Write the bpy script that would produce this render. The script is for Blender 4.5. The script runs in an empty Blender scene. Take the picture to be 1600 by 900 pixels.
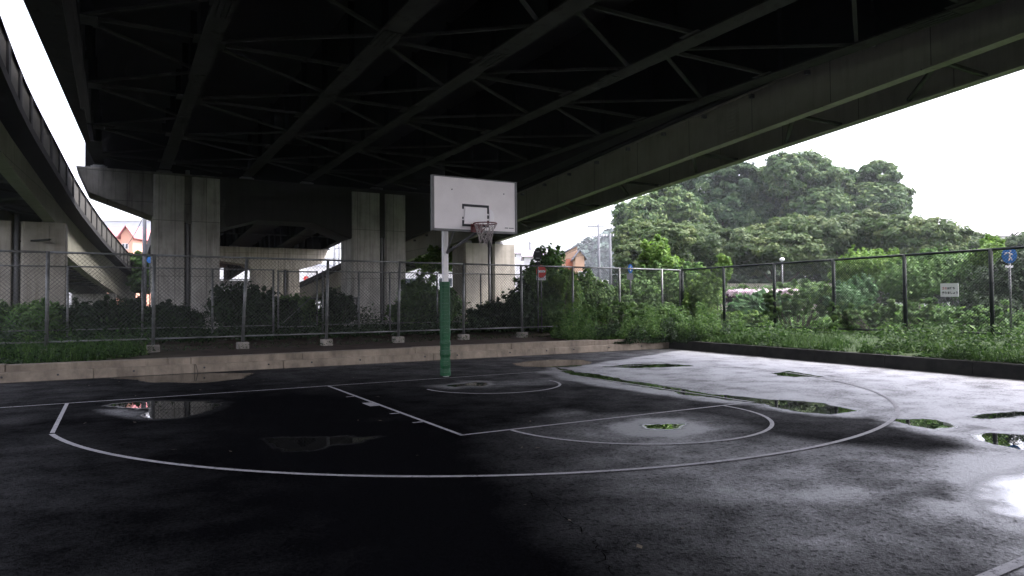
import bpy, math, random
import numpy as np
from mathutils import Vector, Matrix
random.seed(7)
C = bpy.context.scene.collection
scene = bpy.context.scene

# ------------------------------------------------------------------ camera
CAM = np.array([-5.9454, -13.0549, 1.5234]); YAW = -0.52339; PITCH = 0.02338; ROLL = -0.00845; FPX = 1074.71
fw = np.array([-math.sin(YAW)*math.cos(PITCH), math.cos(YAW)*math.cos(PITCH), math.sin(PITCH)])
rt0 = np.array([math.cos(YAW), math.sin(YAW), 0.0]); up0 = np.cross(rt0, fw)
rt = rt0*math.cos(ROLL)+up0*math.sin(ROLL); up = -rt0*math.sin(ROLL)+up0*math.cos(ROLL)
cd = bpy.data.cameras.new('camera'); cam = bpy.data.objects.new('camera', cd); C.objects.link(cam)
cam.matrix_world = Matrix(((rt[0], up[0], -fw[0], CAM[0]), (rt[1], up[1], -fw[1], CAM[1]), (rt[2], up[2], -fw[2], CAM[2]), (0, 0, 0, 1)))
cd.sensor_width = 36; cd.lens = FPX/1600*36; cd.clip_end = 3000; cd.clip_start = .05
scene.camera = cam

# ------------------------------------------------------------------ light
EL, AZ = math.radians(58), math.radians(120)      # azimuth clockwise from +Y: high sun veiled by cloud, to the right
world = bpy.data.worlds.new('World'); scene.world = world; world.use_nodes = True
nt = world.node_tree; nt.nodes.clear()
sky = nt.nodes.new('ShaderNodeTexSky'); sky.sky_type = 'NISHITA'; sky.sun_disc = False
sky.sun_elevation = EL; sky.sun_rotation = AZ; sky.air_density = 1.0; sky.dust_density = 4.0; sky.ozone_density = 1.0
hsv = nt.nodes.new('ShaderNodeHueSaturation'); hsv.inputs['Saturation'].default_value = .30
bg = nt.nodes.new('ShaderNodeBackground'); bg.inputs['Strength'].default_value = .13
wo = nt.nodes.new('ShaderNodeOutputWorld')
nt.links.new(sky.outputs[0], hsv.inputs['Color']); tint = nt.nodes.new('ShaderNodeMix'); tint.data_type = 'RGBA'; tint.blend_type = 'MULTIPLY'; tint.inputs['Factor'].default_value = 1; tint.inputs['B'].default_value = (1.0, .965, 1.06, 1)
nt.links.new(hsv.outputs[0], tint.inputs['A']); nt.links.new(tint.outputs['Result'], bg.inputs['Color']); nt.links.new(bg.outputs[0], wo.inputs['Surface'])
sl = bpy.data.lights.new('sun', 'SUN'); sl.energy = 1.0; sl.angle = math.radians(18); sl.color = (1, .97, .93)
so = bpy.data.objects.new('sun', sl); C.objects.link(so)
sdir = Vector((math.sin(AZ)*math.cos(EL), math.cos(AZ)*math.cos(EL), math.sin(EL)))
so.rotation_euler = sdir.to_track_quat('Z', 'Y').to_euler(); so.location = (30, -10, 60)
vs = scene.view_settings; vs.view_transform = 'Standard'; vs.look = 'None'; vs.exposure = 2.75; vs.gamma = 1; vs.use_curve_mapping = False
cy = scene.cycles; cy.max_bounces = 8; cy.diffuse_bounces = 3; cy.glossy_bounces = 4; cy.transmission_bounces = 4
cy.use_denoising = True; cy.sample_clamp_indirect = 6

# ------------------------------------------------------------------ helpers
def ray(px, py):
    d = fw+rt*(px-800)/FPX-up*(py-450)/FPX
    return d
def at(px, py, depth):                       # point seen at that pixel, 'depth' metres along the view axis
    return CAM+ray(px, py)*depth
def gnd(px, py, z=0.0):
    d = ray(px, py); return CAM+d*((z-CAM[2])/d[2])
def onX(px, py, X):
    d = ray(px, py); return CAM+d*((X-CAM[0])/d[0])
def onY(px, py, Y):
    d = ray(px, py); return CAM+d*((Y-CAM[1])/d[1])

def tag(o, label=None, cat=None, group=None, kind=None):
    if label: o['label'] = label
    if cat: o['category'] = cat
    if group: o['group'] = group
    if kind: o['kind'] = kind
    return o
def empty(name, loc, label, cat, group=None, rz=0.0):
    o = bpy.data.objects.new(name, None); C.objects.link(o)
    o.location = tuple(map(float, loc)); o.rotation_euler = (0, 0, rz); o.empty_display_size = .1
    return tag(o, label, cat, group)

class MB:
    def __init__(s): s.v = []; s.f = []; s.m = []; s.mi = 0
    def quadface(s, pts):
        n = len(s.v); s.v += [tuple(map(float, p)) for p in pts]; s.f.append(tuple(range(n, n+len(pts)))); s.m.append(s.mi); return s
    def hexa(s, a):                          # 8 points: bottom 4 ccw, top 4 ccw
        n = len(s.v); s.v += [tuple(map(float, p)) for p in a]
        for q in ((3, 2, 1, 0), (4, 5, 6, 7), (0, 1, 5, 4), (1, 2, 6, 5), (2, 3, 7, 6), (3, 0, 4, 7)):
            s.f.append(tuple(n+i for i in q)); s.m.append(s.mi)
        return s
    def box(s, x0, x1, y0, y1, z0, z1):
        return s.hexa([(x0, y0, z0), (x1, y0, z0), (x1, y1, z0), (x0, y1, z0), (x0, y0, z1), (x1, y0, z1), (x1, y1, z1), (x0, y1, z1)])
    def prism(s, prof, fn0, fn1):            # profile list of 2-d points mapped by fn0 / fn1 to 3-d
        n = len(s.v); k = len(prof)
        s.v += [tuple(map(float, fn0(*p))) for p in prof]+[tuple(map(float, fn1(*p))) for p in prof]
        for i in range(k):
            j = (i+1) % k; s.f.append((n+i, n+j, n+k+j, n+k+i)); s.m.append(s.mi)
        s.f.append(tuple(n+i for i in reversed(range(k)))); s.f.append(tuple(n+k+i for i in range(k))); s.m += [s.mi]*2
        return s
    def tube(s, pts, r, seg=8, r1=None, caps=True):
        pts = [Vector(tuple(map(float, p))) for p in pts]; n0 = len(s.v); N = len(pts); ref = None
        for i, p in enumerate(pts):
            t = (pts[min(i+1, N-1)]-pts[max(i-1, 0)]).normalized()
            if ref is None: ref = Vector((0, 0, 1)) if abs(t.z) < .9 else Vector((1, 0, 0))
            a = (ref-t*ref.dot(t)).normalized(); b = t.cross(a); ref = a
            rr = r if r1 is None else r+(r1-r)*i/(N-1)
            if isinstance(r, (list, tuple)): rr = r[i]
            for k in range(seg):
                th = 2*math.pi*(k+.5)/seg; q = p+a*(math.cos(th)*rr)+b*(math.sin(th)*rr); s.v.append(tuple(q))
        for i in range(N-1):
            for k in range(seg):
                j = (k+1) % seg; s.f.append((n0+i*seg+k, n0+i*seg+j, n0+(i+1)*seg+j, n0+(i+1)*seg+k)); s.m.append(s.mi)
        if caps:
            s.f.append(tuple(n0+k for k in reversed(range(seg)))); s.f.append(tuple(n0+(N-1)*seg+k for k in range(seg))); s.m += [s.mi]*2
        return s
    def disc(s, c, n, r, th, seg=28, squash=1.0):
        c = Vector(tuple(map(float, c))); n = Vector(n).normalized(); a = Vector((0, 0, 1)); a = (a-n*a.dot(n)).normalized(); b = n.cross(a)
        prof = [(math.cos(2*math.pi*i/seg)*r, math.sin(2*math.pi*i/seg)*r*squash) for i in range(seg)]
        return s.prism(prof, lambda x, y: c+a*x+b*y-n*th/2, lambda x, y: c+a*x+b*y+n*th/2)
    def build(s, name, mat, parent=None, smooth=False, bevel=0):
        me = bpy.data.meshes.new(name); me.from_pydata(s.v, [], s.f); me.update()
        mats = mat if isinstance(mat, (list, tuple)) else [mat]
        for m in mats: me.materials.append(m)
        if len(mats) > 1: me.polygons.foreach_set('material_index', s.m)
        if smooth: me.polygons.foreach_set('use_smooth', [True]*len(me.polygons))
        o = bpy.data.objects.new(name, me); C.objects.link(o)
        if parent is not None:
            o.parent = parent
            if parent.parent: base = Vector(parent.parent.location)+Vector(parent.location)
            # vertices are given in world space: shift into the parent's space
            off = world_off(parent)
            me.transform(Matrix.Rotation(-world_rot(parent), 4, 'Z') @ Matrix.Translation(-off))
        if bevel:
            b = o.modifiers.new('bevel', 'BEVEL'); b.width = bevel; b.segments = 2; b.limit_method = 'ANGLE'
        return o
def world_rot(o):
    r = 0
    while o: r += o.rotation_euler.z; o = o.parent
    return r
def world_off(o):
    ch = []
    while o: ch.append(o); o = o.parent
    M = Matrix.Identity(4)
    for q in reversed(ch): M = M @ Matrix.Translation(q.location) @ Matrix.Rotation(q.rotation_euler.z, 4, 'Z')
    return M.translation

# ------------------------------------------------------------------ materials
def mat(name, base, rough=.7, var=None, scale=3.0, metal=0, spec=.5, bump=0, bscale=40, coord='Object', detail=6, extra=None):
    m = bpy.data.materials.new(name); m.use_nodes = True; t = m.node_tree; N = t.nodes; L = t.links
    p = N['Principled BSDF']; p.inputs['Roughness'].default_value = rough; p.inputs['Metallic'].default_value = metal
    p.inputs['Specular IOR Level'].default_value = spec
    p.inputs['Base Color'].default_value = (*base, 1)
    tc = N.new('ShaderNodeTexCoord'); geo = N.new('ShaderNodeNewGeometry')
    src = geo.outputs['Position'] if coord == 'World' else tc.outputs['Object']
    if var:
        no = N.new('ShaderNodeTexNoise'); no.inputs['Scale'].default_value = scale; no.inputs['Detail'].default_value = detail; no.inputs['Roughness'].default_value = .65
        L.new(src, no.inputs['Vector'])
        r = N.new('ShaderNodeValToRGB'); r.color_ramp.elements[0].position = .35; r.color_ramp.elements[1].position = .68
        r.color_ramp.elements[0].color = (*base, 1); r.color_ramp.elements[1].color = (*var, 1)
        L.new(no.outputs['Fac'], r.inputs[0]); L.new(r.outputs[0], p.inputs['Base Color']); m['_c'] = 1
    if bump:
        nb = N.new('ShaderNodeTexNoise'); nb.inputs['Scale'].default_value = bscale; nb.inputs['Detail'].default_value = 5
        L.new(src, nb.inputs['Vector']); b = N.new('ShaderNodeBump'); b.inputs['Strength'].default_value = bump; b.inputs['Distance'].default_value = .02
        L.new(nb.outputs['Fac'], b.inputs['Height']); L.new(b.outputs[0], p.inputs['Normal'])
    if extra: extra(m, t, p, src)
    return m

def concrete_extra(joints=(1.2, 2.4), stain=.55, stain_col=(.02, .018, .015), streak=1.0, jw=.012):
    # formwork joints and rain streaks running down (real dirt with a shape of its own)
    def fn(m, t, p, src):
        N, L = t.nodes, t.links
        cur = p.inputs['Base Color'].links[0].from_socket
        sep = N.new('ShaderNodeSeparateXYZ'); L.new(src, sep.inputs[0])
        ad = N.new('ShaderNodeMath'); ad.operation = 'ADD'; L.new(sep.outputs['X'], ad.inputs[0]); L.new(sep.outputs['Y'], ad.inputs[1])
        cb = N.new('ShaderNodeCombineXYZ'); L.new(ad.outputs[0], cb.inputs['X']); L.new(sep.outputs['Z'], cb.inputs['Y'])
        br = N.new('ShaderNodeTexBrick'); br.offset = 0; br.inputs['Scale'].default_value = 1; br.inputs['Mortar Size'].default_value = jw
        br.inputs['Mortar Smooth'].default_value = .3
        br.inputs['Brick Width'].default_value = joints[0]; br.inputs['Row Height'].default_value = joints[1]
        br.inputs['Color1'].default_value = (1, 1, 1, 1); br.inputs['Color2'].default_value = (.8, .8, .8, 1); br.inputs['Mortar'].default_value = (.12, .12, .11, 1)
        L.new(cb.outputs[0], br.inputs['Vector'])
        mx = N.new('ShaderNodeMix'); mx.data_type = 'RGBA'; mx.blend_type = 'MULTIPLY'; mx.inputs['Factor'].default_value = .8
        L.new(cur, mx.inputs['A']); L.new(br.outputs['Color'], mx.inputs['B'])
        mp = N.new('ShaderNodeMapping'); mp.inputs['Scale'].default_value = (5*streak, 5*streak, .35); L.new(src, mp.inputs['Vector'])
        n2 = N.new('ShaderNodeTexNoise'); n2.inputs['Scale'].default_value = 1; n2.inputs['Detail'].default_value = 7; n2.inputs['Roughness'].default_value = .7
        L.new(mp.outputs[0], n2.inputs['Vector'])
        rr = N.new('ShaderNodeValToRGB'); rr.color_ramp.elements[0].position = .48; rr.color_ramp.elements[1].position = .72
        rr.color_ramp.elements[0].color = (0, 0, 0, 1); rr.color_ramp.elements[1].color = (stain,)*3+(1,)
        L.new(n2.outputs['Fac'], rr.inputs[0])
        m2 = N.new('ShaderNodeMix'); m2.data_type = 'RGBA'; L.new(rr.outputs[0], m2.inputs['Factor']); L.new(mx.outputs['Result'], m2.inputs['A']); m2.inputs['B'].default_value = (*stain_col, 1)
        L.new(m2.outputs['Result'], p.inputs['Base Color'])
    return fn

def leaf_mat(name, c1, c2, c3, trans=.35):
    ds = lambda c: tuple(.84*v+.16*(.3*c[0]+.6*c[1]+.1*c[2]) for v in c)
    c1, c2, c3 = ds(c1), ds(c2), ds(c3)
    m = bpy.data.materials.new(name); m.use_nodes = True; t = m.node_tree; N = t.nodes; L = t.links; N.clear()
    at_ = N.new('ShaderNodeAttribute'); at_.attribute_name = 'rnd'
    r = N.new('ShaderNodeValToRGB'); e = r.color_ramp.elements; e[0].position = 0; e[0].color = (*c1, 1); e[1].position = 1; e[1].color = (*c3, 1)
    x = e.new(.5); x.color = (*c2, 1)
    L.new(at_.outputs['Fac'], r.inputs[0])
    d = N.new('ShaderNodeBsdfPrincipled'); d.inputs['Roughness'].default_value = .6; d.inputs['Specular IOR Level'].default_value = .12; L.new(r.outputs[0], d.inputs['Base Color'])
    tr = N.new('ShaderNodeBsdfTranslucent'); hs = N.new('ShaderNodeHueSaturation'); hs.inputs['Saturation'].default_value = 1.1; hs.inputs['Value'].default_value = 1.6
    L.new(r.outputs[0], hs.inputs['Color']); L.new(hs.outputs[0], tr.inputs['Color'])
    mx = N.new('ShaderNodeMixShader'); mx.inputs[0].default_value = trans; L.new(d.outputs[0], mx.inputs[1]); L.new(tr.outputs[0], mx.inputs[2])
    o = N.new('ShaderNodeOutputMaterial'); L.new(mx.outputs[0], o.inputs['Surface'])
    return m

M = {}
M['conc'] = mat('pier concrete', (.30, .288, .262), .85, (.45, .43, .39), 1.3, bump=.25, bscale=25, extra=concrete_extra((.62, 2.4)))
M['conc_far'] = mat('pale pier concrete', (.40, .36, .29), .85, (.55, .50, .41), 1.2, bump=.2, bscale=25, extra=concrete_extra((1.1, 2.6), .7))  # paler tone for the second pier and the park wall
M['conc_ramp'] = mat('ramp pier concrete', (.24, .22, .185), .85, (.37, .34, .285), 1.2, bump=.2, bscale=25, extra=concrete_extra((2.5, 9), .5, (.10, .075, .04)))
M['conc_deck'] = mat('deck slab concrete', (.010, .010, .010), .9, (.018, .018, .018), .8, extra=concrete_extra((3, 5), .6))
M['kerb'] = mat('weathered kerb concrete', (.15, .122, .09), .85, (.29, .24, .18), 2.2, bump=.8, bscale=14, detail=9, extra=concrete_extra((99, 99), .6, (.035, .028, .018), .5))
M['kerb_dark'] = mat('near-black kerb', (.016, .016, .015), .9, (.035, .035, .03), 3, spec=.2, bump=.4)  # right-hand kerb, near black all over
def rust(m, t, p, src):
    N, L = t.nodes, t.links; cur = p.inputs['Base Color'].links[0].from_socket
    n = N.new('ShaderNodeTexNoise'); n.inputs['Scale'].default_value = 2.2; n.inputs['Detail'].default_value = 9; n.inputs['Roughness'].default_value = .75; L.new(src, n.inputs['Vector'])
    r = N.new('ShaderNodeValToRGB'); r.color_ramp.elements[0].position = .54; r.color_ramp.elements[1].position = .60; L.new(n.outputs['Fac'], r.inputs[0])
    x = N.new('ShaderNodeMix'); x.data_type = 'RGBA'; L.new(r.outputs[0], x.inputs['Factor']); L.new(cur, x.inputs['A']); x.inputs['B'].default_value = (.012, .010, .008, 1)
    L.new(x.outputs['Result'], p.inputs['Base Color'])
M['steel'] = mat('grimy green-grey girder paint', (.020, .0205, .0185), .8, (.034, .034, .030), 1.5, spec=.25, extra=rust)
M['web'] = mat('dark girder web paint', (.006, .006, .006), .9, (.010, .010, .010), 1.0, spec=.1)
M['pilaster'] = mat('stained pilaster concrete', (.07, .068, .06), .85, (.11, .105, .095), 2)
M['conc_beam'] = mat('shade-dark crossbeam concrete', (.085, .08, .07), .85, (.16, .15, .135), 1.0, bump=.25, bscale=25, extra=concrete_extra((1.8, 1.2), .75))  # pier concrete with the shade under the deck put into its colour
def shade_stain(m, t, p, src):  # shade painted in, deepening along X, mixed with black drip stains
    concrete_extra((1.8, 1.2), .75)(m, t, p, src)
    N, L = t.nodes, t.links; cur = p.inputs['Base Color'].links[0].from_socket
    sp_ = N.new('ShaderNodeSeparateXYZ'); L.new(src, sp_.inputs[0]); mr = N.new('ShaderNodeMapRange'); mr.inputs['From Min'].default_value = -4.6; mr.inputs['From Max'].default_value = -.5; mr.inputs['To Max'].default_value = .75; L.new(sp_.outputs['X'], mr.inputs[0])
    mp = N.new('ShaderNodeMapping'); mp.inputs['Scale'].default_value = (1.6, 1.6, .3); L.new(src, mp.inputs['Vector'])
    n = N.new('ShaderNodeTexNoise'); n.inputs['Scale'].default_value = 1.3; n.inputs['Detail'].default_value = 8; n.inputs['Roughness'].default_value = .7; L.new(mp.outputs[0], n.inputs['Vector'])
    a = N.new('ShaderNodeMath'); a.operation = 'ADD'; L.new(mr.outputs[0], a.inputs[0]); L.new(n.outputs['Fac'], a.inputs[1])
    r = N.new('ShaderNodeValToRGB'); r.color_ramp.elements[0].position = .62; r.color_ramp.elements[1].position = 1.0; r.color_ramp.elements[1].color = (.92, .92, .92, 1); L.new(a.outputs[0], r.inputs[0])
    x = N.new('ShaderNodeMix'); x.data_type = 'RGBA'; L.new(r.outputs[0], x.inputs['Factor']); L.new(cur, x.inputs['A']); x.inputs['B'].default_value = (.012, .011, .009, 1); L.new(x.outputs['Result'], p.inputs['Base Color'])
M['conc_shade'] = mat('shaded and stained crossbeam concrete', (.12, .115, .10), .85, (.20, .19, .17), 1.0, bump=.25, bscale=25, coord='World', extra=shade_stain)  # darker copy of the pier concrete: painted shade plus drip stains
M['fascia'] = mat('ramp girder paint', (.24, .235, .19), .75, (.31, .30, .245), .8, spec=.25, extra=concrete_extra((2.6, 9), .25, (.06, .055, .04)))
M['galv'] = mat('galvanised steel', (.085, .088, .085), .45, (.16, .165, .16), 6, metal=.4)
M['wire'] = mat('chain link wire', (.06, .061, .058), .7, metal=.0)
M['greenpost'] = mat('dark green fence post', (.004, .008, .007), .6, (.008, .013, .011), 5, spec=.25)
M['greenwire'] = mat('dark green coated wire', (.006, .011, .010), .7, spec=.2)
M['white'] = mat('white paint', (.66, .645, .65), .5, (.76, .74, .745), 3)
M['board'] = mat('backboard laminate', (.76, .715, .71), .6, (.84, .795, .79), 2.5, spec=.15, detail=9)
M['black'] = mat('black paint', (.015, .015, .016), .5)
M['text'] = mat('black lettering', (.012, .012, .018), .6)
M['textred'] = mat('red lettering', (.45, .03, .04), .6)
M['framegrey'] = mat('grey frame steel', (.09, .09, .09), .5, (.13, .13, .13), 5)
M['pad'] = mat('green vinyl pad', (.004, .046, .015), .55, (.008, .075, .026), 6, spec=.3, bump=.3, bscale=9)
M['pole'] = mat('worn white pole paint', (.55, .53, .52), .55, (.70, .68, .66), 4)
M['rim'] = mat('red rim paint', (.13, .014, .016), .5, (.07, .01, .01), 14)
M['net'] = mat('grey chain net', (.30, .26, .25), .6)
M['signred'] = mat('sign red', (.62, .05, .04), .4)
M['signblue'] = mat('sign blue', (.02, .16, .52), .4, (.03, .2, .58), 6)
M['soil'] = None
M['block'] = mat('fence footing block', (.12, .11, .095), .9, (.27, .245, .21), 4, bump=.5)
M['peach'] = mat('peach render wall', (.72, .36, .26), .8, (.76, .40, .29), .5)
M['peach2'] = mat('orange render wall', (.50, .31, .20), .8, (.56, .36, .24), .5)
M['brickred'] = mat('red brick panel', (.42, .12, .06), .8, (.5, .17, .09), 2)
M['roofred'] = mat('dull red roof tiles', (.36, .12, .13), .7, (.42, .16, .16), 2)
M['roofgrey'] = mat('grey roof slate', (.12, .12, .14), .6, (.17, .17, .19), 2)
M['rooflilac'] = mat('mauve roof tiles', (.30, .25, .30), .6, (.36, .31, .35), 2)
M['palewall'] = mat('pale rendered wall', (.60, .58, .58), .8, (.68, .66, .65), .4)
M['greywall'] = mat('pale grey cladding', (.50, .50, .56), .7, (.55, .55, .60), .2)
M['glass'] = mat('dark window glass', (.05, .06, .07), .1, spec=.8)
M['utility'] = mat('utility pole concrete', (.10, .105, .115), .8, (.15, .155, .165), 2)
M['cable'] = mat('black cable', (.03, .03, .035), .7)
M['bark'] = mat('dark bark', (.045, .035, .027), .9, (.08, .065, .05), 6, bump=.6)
M['camphor'] = leaf_mat('camphor leaves', (.018, .048, .018), (.034, .078, .026), (.085, .14, .045), .25)
M['camphor2'] = leaf_mat('lighter camphor leaves', (.028, .066, .018), (.052, .105, .026), (.12, .175, .045), .25)
M['cherry'] = leaf_mat('cherry leaves', (.036, .07, .018), (.062, .105, .028), (.12, .155, .045), .3)
M['cherry2'] = leaf_mat('duller cherry leaves', (.038, .07, .024), (.06, .10, .033), (.11, .145, .052), .3)
M['fresh'] = leaf_mat('fresh bright leaves', (.055, .12, .014), (.095, .19, .022), (.18, .29, .045), .35)
M['weed'] = leaf_mat('weed leaves', (.026, .065, .012), (.05, .11, .02), (.11, .19, .04), .3)
M['bank'] = leaf_mat('bank weed leaves', (.014, .038, .008), (.03, .072, .013), (.075, .135, .026), .25)
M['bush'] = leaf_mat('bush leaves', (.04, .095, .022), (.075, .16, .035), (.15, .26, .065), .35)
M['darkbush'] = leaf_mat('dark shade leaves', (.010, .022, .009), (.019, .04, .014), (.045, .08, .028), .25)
M['purple'] = leaf_mat('purple leaves', (.06, .025, .05), (.10, .045, .075), (.16, .08, .12), .2)
M['petal'] = leaf_mat('pale pink petals', (.50, .38, .44), (.62, .50, .55), (.75, .66, .68), .3)
M['broad'] = leaf_mat('blue green broad leaves', (.045, .11, .04), (.07, .16, .055), (.12, .22, .09), .3)
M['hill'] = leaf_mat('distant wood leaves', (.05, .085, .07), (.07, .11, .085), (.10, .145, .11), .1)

# ------------------------------------------------------------------ asphalt, wetness, puddles
def poly_px(pts): return np.array([gnd(x, y)[:2] for x, y in pts])
def inside(P, poly):
    x, y = P[:, 0], P[:, 1]; c = np.zeros(len(P), bool); j = len(poly)-1
    for i in range(len(poly)):
        xi, yi = poly[i]; xj, yj = poly[j]
        c ^= ((yi > y) != (yj > y)) & (x < (xj-xi)*(y-yi)/(yj-yi+1e-12)+xi); j = i
    return c
def sdist(P, poly):
    d = np.full(len(P), 1e9)
    for i in range(len(poly)):
        a = poly[i]; b = poly[(i+1) % len(poly)]; ab = b-a
        t = np.clip(((P-a)@ab)/(ab@ab+1e-12), 0, 1); q = a+t[:, None]*ab
        d = np.minimum(d, np.hypot(*(P-q).T))
    return np.where(inside(P, poly), -d, d)
def sm(a, b, x): t = np.clip((x-a)/(b-a), 0, 1); return t*t*(3-2*t)
def vnoise(P, s, seed=0):
    rg = np.random.RandomState(seed); tab = rg.rand(256, 256); q = P*s; i = np.floor(q).astype(int); f = q-i; f = f*f*(3-2*f)
    g = lambda a, b: tab[a % 256, b % 256]
    x, y = i[:, 0], i[:, 1]
    return (g(x, y)*(1-f[:, 0])+g(x+1, y)*f[:, 0])*(1-f[:, 1])+(g(x, y+1)*(1-f[:, 0])+g(x+1, y+1)*f[:, 0])*f[:, 1]
def fbm(P, s, seed=0, o=4): return sum(vnoise(P, s*2**k, seed+k)*.5**k for k in range(o))/sum(.5**k for k in range(o))

PUD = {
 'left': [(160, 634), (185, 629), (230, 626), (300, 626), (338, 631), (322, 641), (290, 652), (235, 655), (213, 650), (232, 643), (215, 638), (180, 638)],
 'mid': [(413, 686), (450, 683), (500, 684), (545, 681), (592, 683), (560, 692), (520, 695), (500, 703), (440, 704), (425, 697)],
 'key': [(998, 663), (1030, 660), (1078, 662), (1068, 668), (1045, 671), (1013, 669)],
 'chan': [(862, 573), (905, 581), (960, 590), (1050, 605), (1120, 616), (1200, 625), (1290, 629), (1325, 636), (1345, 643), (1300, 648), (1240, 641), (1190, 632), (1100, 620), (1000, 605), (925, 592), (885, 582)],
 'r1': [(1398, 653), (1440, 654), (1482, 656), (1512, 667), (1470, 671), (1420, 665)],
 'r2': [(1522, 680), (1550, 676), (1610, 681), (1700, 690), (1720, 706), (1600, 703), (1545, 692)],
 'r3': [(1540, 775), (1580, 745), (1640, 730), (1800, 745), (1800, 830), (1640, 822), (1575, 800)],
 'kerbr': [(800, 568), (850, 562), (905, 562), (930, 566), (903, 573), (860, 574), (820, 573)],
 'far': [(935, 573), (985, 569), (1040, 568), (1090, 572), (1040, 574), (980, 575)],
 'rr': [(1500, 652), (1545, 648), (1600, 643), (1660, 646), (1600, 651), (1540, 655)],
 'rf': [(1200, 583), (1235, 580), (1262, 585), (1285, 589), (1240, 589), (1215, 587)],
 'hoop': [(700, 603), (735, 597), (762, 598), (758, 603), (730, 602), (712, 605)],
 'kerbl': [(180, 590), (260, 586), (330, 583), (392, 583), (380, 592), (310, 599), (240, 597)],
}
def asphalt_mat():
    m = bpy.data.materials.new('wet asphalt'); m.use_nodes = True; t = m.node_tree; N = t.nodes; L = t.links; p = N['Principled BSDF']
    geo = N.new('ShaderNodeNewGeometry'); a = N.new('ShaderNodeAttribute'); a.attribute_name = 'wet'
    n1 = N.new('ShaderNodeTexNoise'); n1.inputs['Scale'].default_value = 34; n1.inputs['Detail'].default_value = 6; n1.inputs['Roughness'].default_value = .7; L.new(geo.outputs['Position'], n1.inputs['Vector'])
    n2 = N.new('ShaderNodeTexNoise'); n2.inputs['Scale'].default_value = 1.6; n2.inputs['Detail'].default_value = 8; n2.inputs['Roughness'].default_value = .7; L.new(geo.outputs['Position'], n2.inputs['Vector'])
    vo = N.new('ShaderNodeTexVoronoi'); vo.inputs['Scale'].default_value = 85; L.new(geo.outputs['Position'], vo.inputs['Vector'])
    # wet = attribute + break-up by fine aggregate
    def math_(op, x, y):
        q = N.new('ShaderNodeMath'); q.operation = op
        for k, s in enumerate((x, y)):
            if isinstance(s, (int, float)): q.inputs[k].default_value = s
            else: L.new(s, q.inputs[k])
        return q.outputs[0]
    br = math_('MULTIPLY', math_('SUBTRACT', n2.outputs['Fac'], .5), 1.5)
    br2 = math_('MULTIPLY', math_('SUBTRACT', n1.outputs['Fac'], .5), .9)
    on = math_('MULTIPLY', math_('ADD', br, br2), math_('MINIMUM', math_('MULTIPLY', a.outputs['Fac'], 1.7), 1.0))
    w = math_('ADD', a.outputs['Fac'], on)
    wc = N.new('ShaderNodeClamp'); L.new(w, wc.inputs[0])
    rg = N.new('ShaderNodeMapRange'); rg.inputs['To Min'].default_value = .6; rg.inputs['To Max'].default_value = .46; L.new(wc.outputs[0], rg.inputs[0]); pa = N.new('ShaderNodeAttribute'); pa.attribute_name = 'pud'; inv = math_('SUBTRACT', 1.0, pa.outputs['Fac']); PA = pa; L.new(math_('ADD', math_('MULTIPLY', rg.outputs[0], inv), .012), p.inputs['Roughness'])
    sp = N.new('ShaderNodeMapRange'); sp.inputs['To Min'].default_value = .5; sp.inputs['To Max'].default_value = 1.0; p.inputs['IOR'].default_value = 2.9; L.new(wc.outputs[0], sp.inputs[0]); SPX = sp.outputs[0]
    L.new(math_('MULTIPLY', SPX, math_('SUBTRACT', 1.0, math_('MULTIPLY', math_('MINIMUM', math_('MULTIPLY', PA.outputs['Fac'], 4.0), 1.0), .90))), p.inputs['Specular IOR Level'])
    cr = N.new('ShaderNodeValToRGB'); cr.color_ramp.elements[0].color = (.0012, .0012, .0015, 1); cr.color_ramp.elements[1].color = (.007, .007, .008, 1)
    cr.color_ramp.elements[0].position = .3; cr.color_ramp.elements[1].position = .75
    L.new(n1.outputs['Fac'], cr.inputs[0]); L.new(cr.outputs[0], p.inputs['Base Color'])
    b = N.new('ShaderNodeBump'); b.inputs['Distance'].default_value = .006
    bs = N.new('ShaderNodeMapRange'); bs.inputs['To Min'].default_value = .9; bs.inputs['To Max'].default_value = .45; L.new(wc.outputs[0], bs.inputs[0]); L.new(math_('MULTIPLY', bs.outputs[0], math_('MULTIPLY', inv, inv)), b.inputs['Strength'])
    n3 = N.new('ShaderNodeTexNoise'); n3.inputs['Scale'].default_value = 19; n3.inputs['Detail'].default_value = 5; n3.inputs['Roughness'].default_value = .6; L.new(geo.outputs['Position'], n3.inputs['Vector'])
    hsum = math_('ADD', math_('ADD', vo.outputs['Distance'], math_('MULTIPLY', n1.outputs['Fac'], 2.0)), math_('MULTIPLY', n3.outputs['Fac'], 3.2)); L.new(hsum, b.inputs['Height']); L.new(b.outputs[0], p.inputs['Normal'])
    df = N.new('ShaderNodeBsdfDiffuse'); L.new(cr.outputs[0], df.inputs['Color']); L.new(b.outputs[0], df.inputs['Normal']); mxs = N.new('ShaderNodeMixShader')
    fac = math_('MAXIMUM', math_('MINIMUM', math_('MAXIMUM', math_('MULTIPLY', math_('SUBTRACT', wc.outputs[0], .05), 1.3), 0.0), 1.0), pa.outputs['Fac'])
    fl = N.new('ShaderNodeMapRange'); fl.interpolation_type = 'SMOOTHSTEP'; fl.inputs['From Min'].default_value = .52; fl.inputs['From Max'].default_value = .66; fl.inputs['To Max'].default_value = .6; L.new(n3.outputs['Fac'], fl.inputs[0])
    sm1 = N.new('ShaderNodeMapRange'); sm1.inputs['From Min'].default_value = .55; sm1.inputs['From Max'].default_value = 1.0; sm1.inputs['To Min'].default_value = 1.0; sm1.inputs['To Max'].default_value = .25; L.new(wc.outputs[0], sm1.inputs[0])
    fac = math_('MAXIMUM', math_('MULTIPLY', fac, math_('SUBTRACT', 1.0, math_('MULTIPLY', fl.outputs[0], sm1.outputs[0]))), pa.outputs['Fac'])
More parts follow.
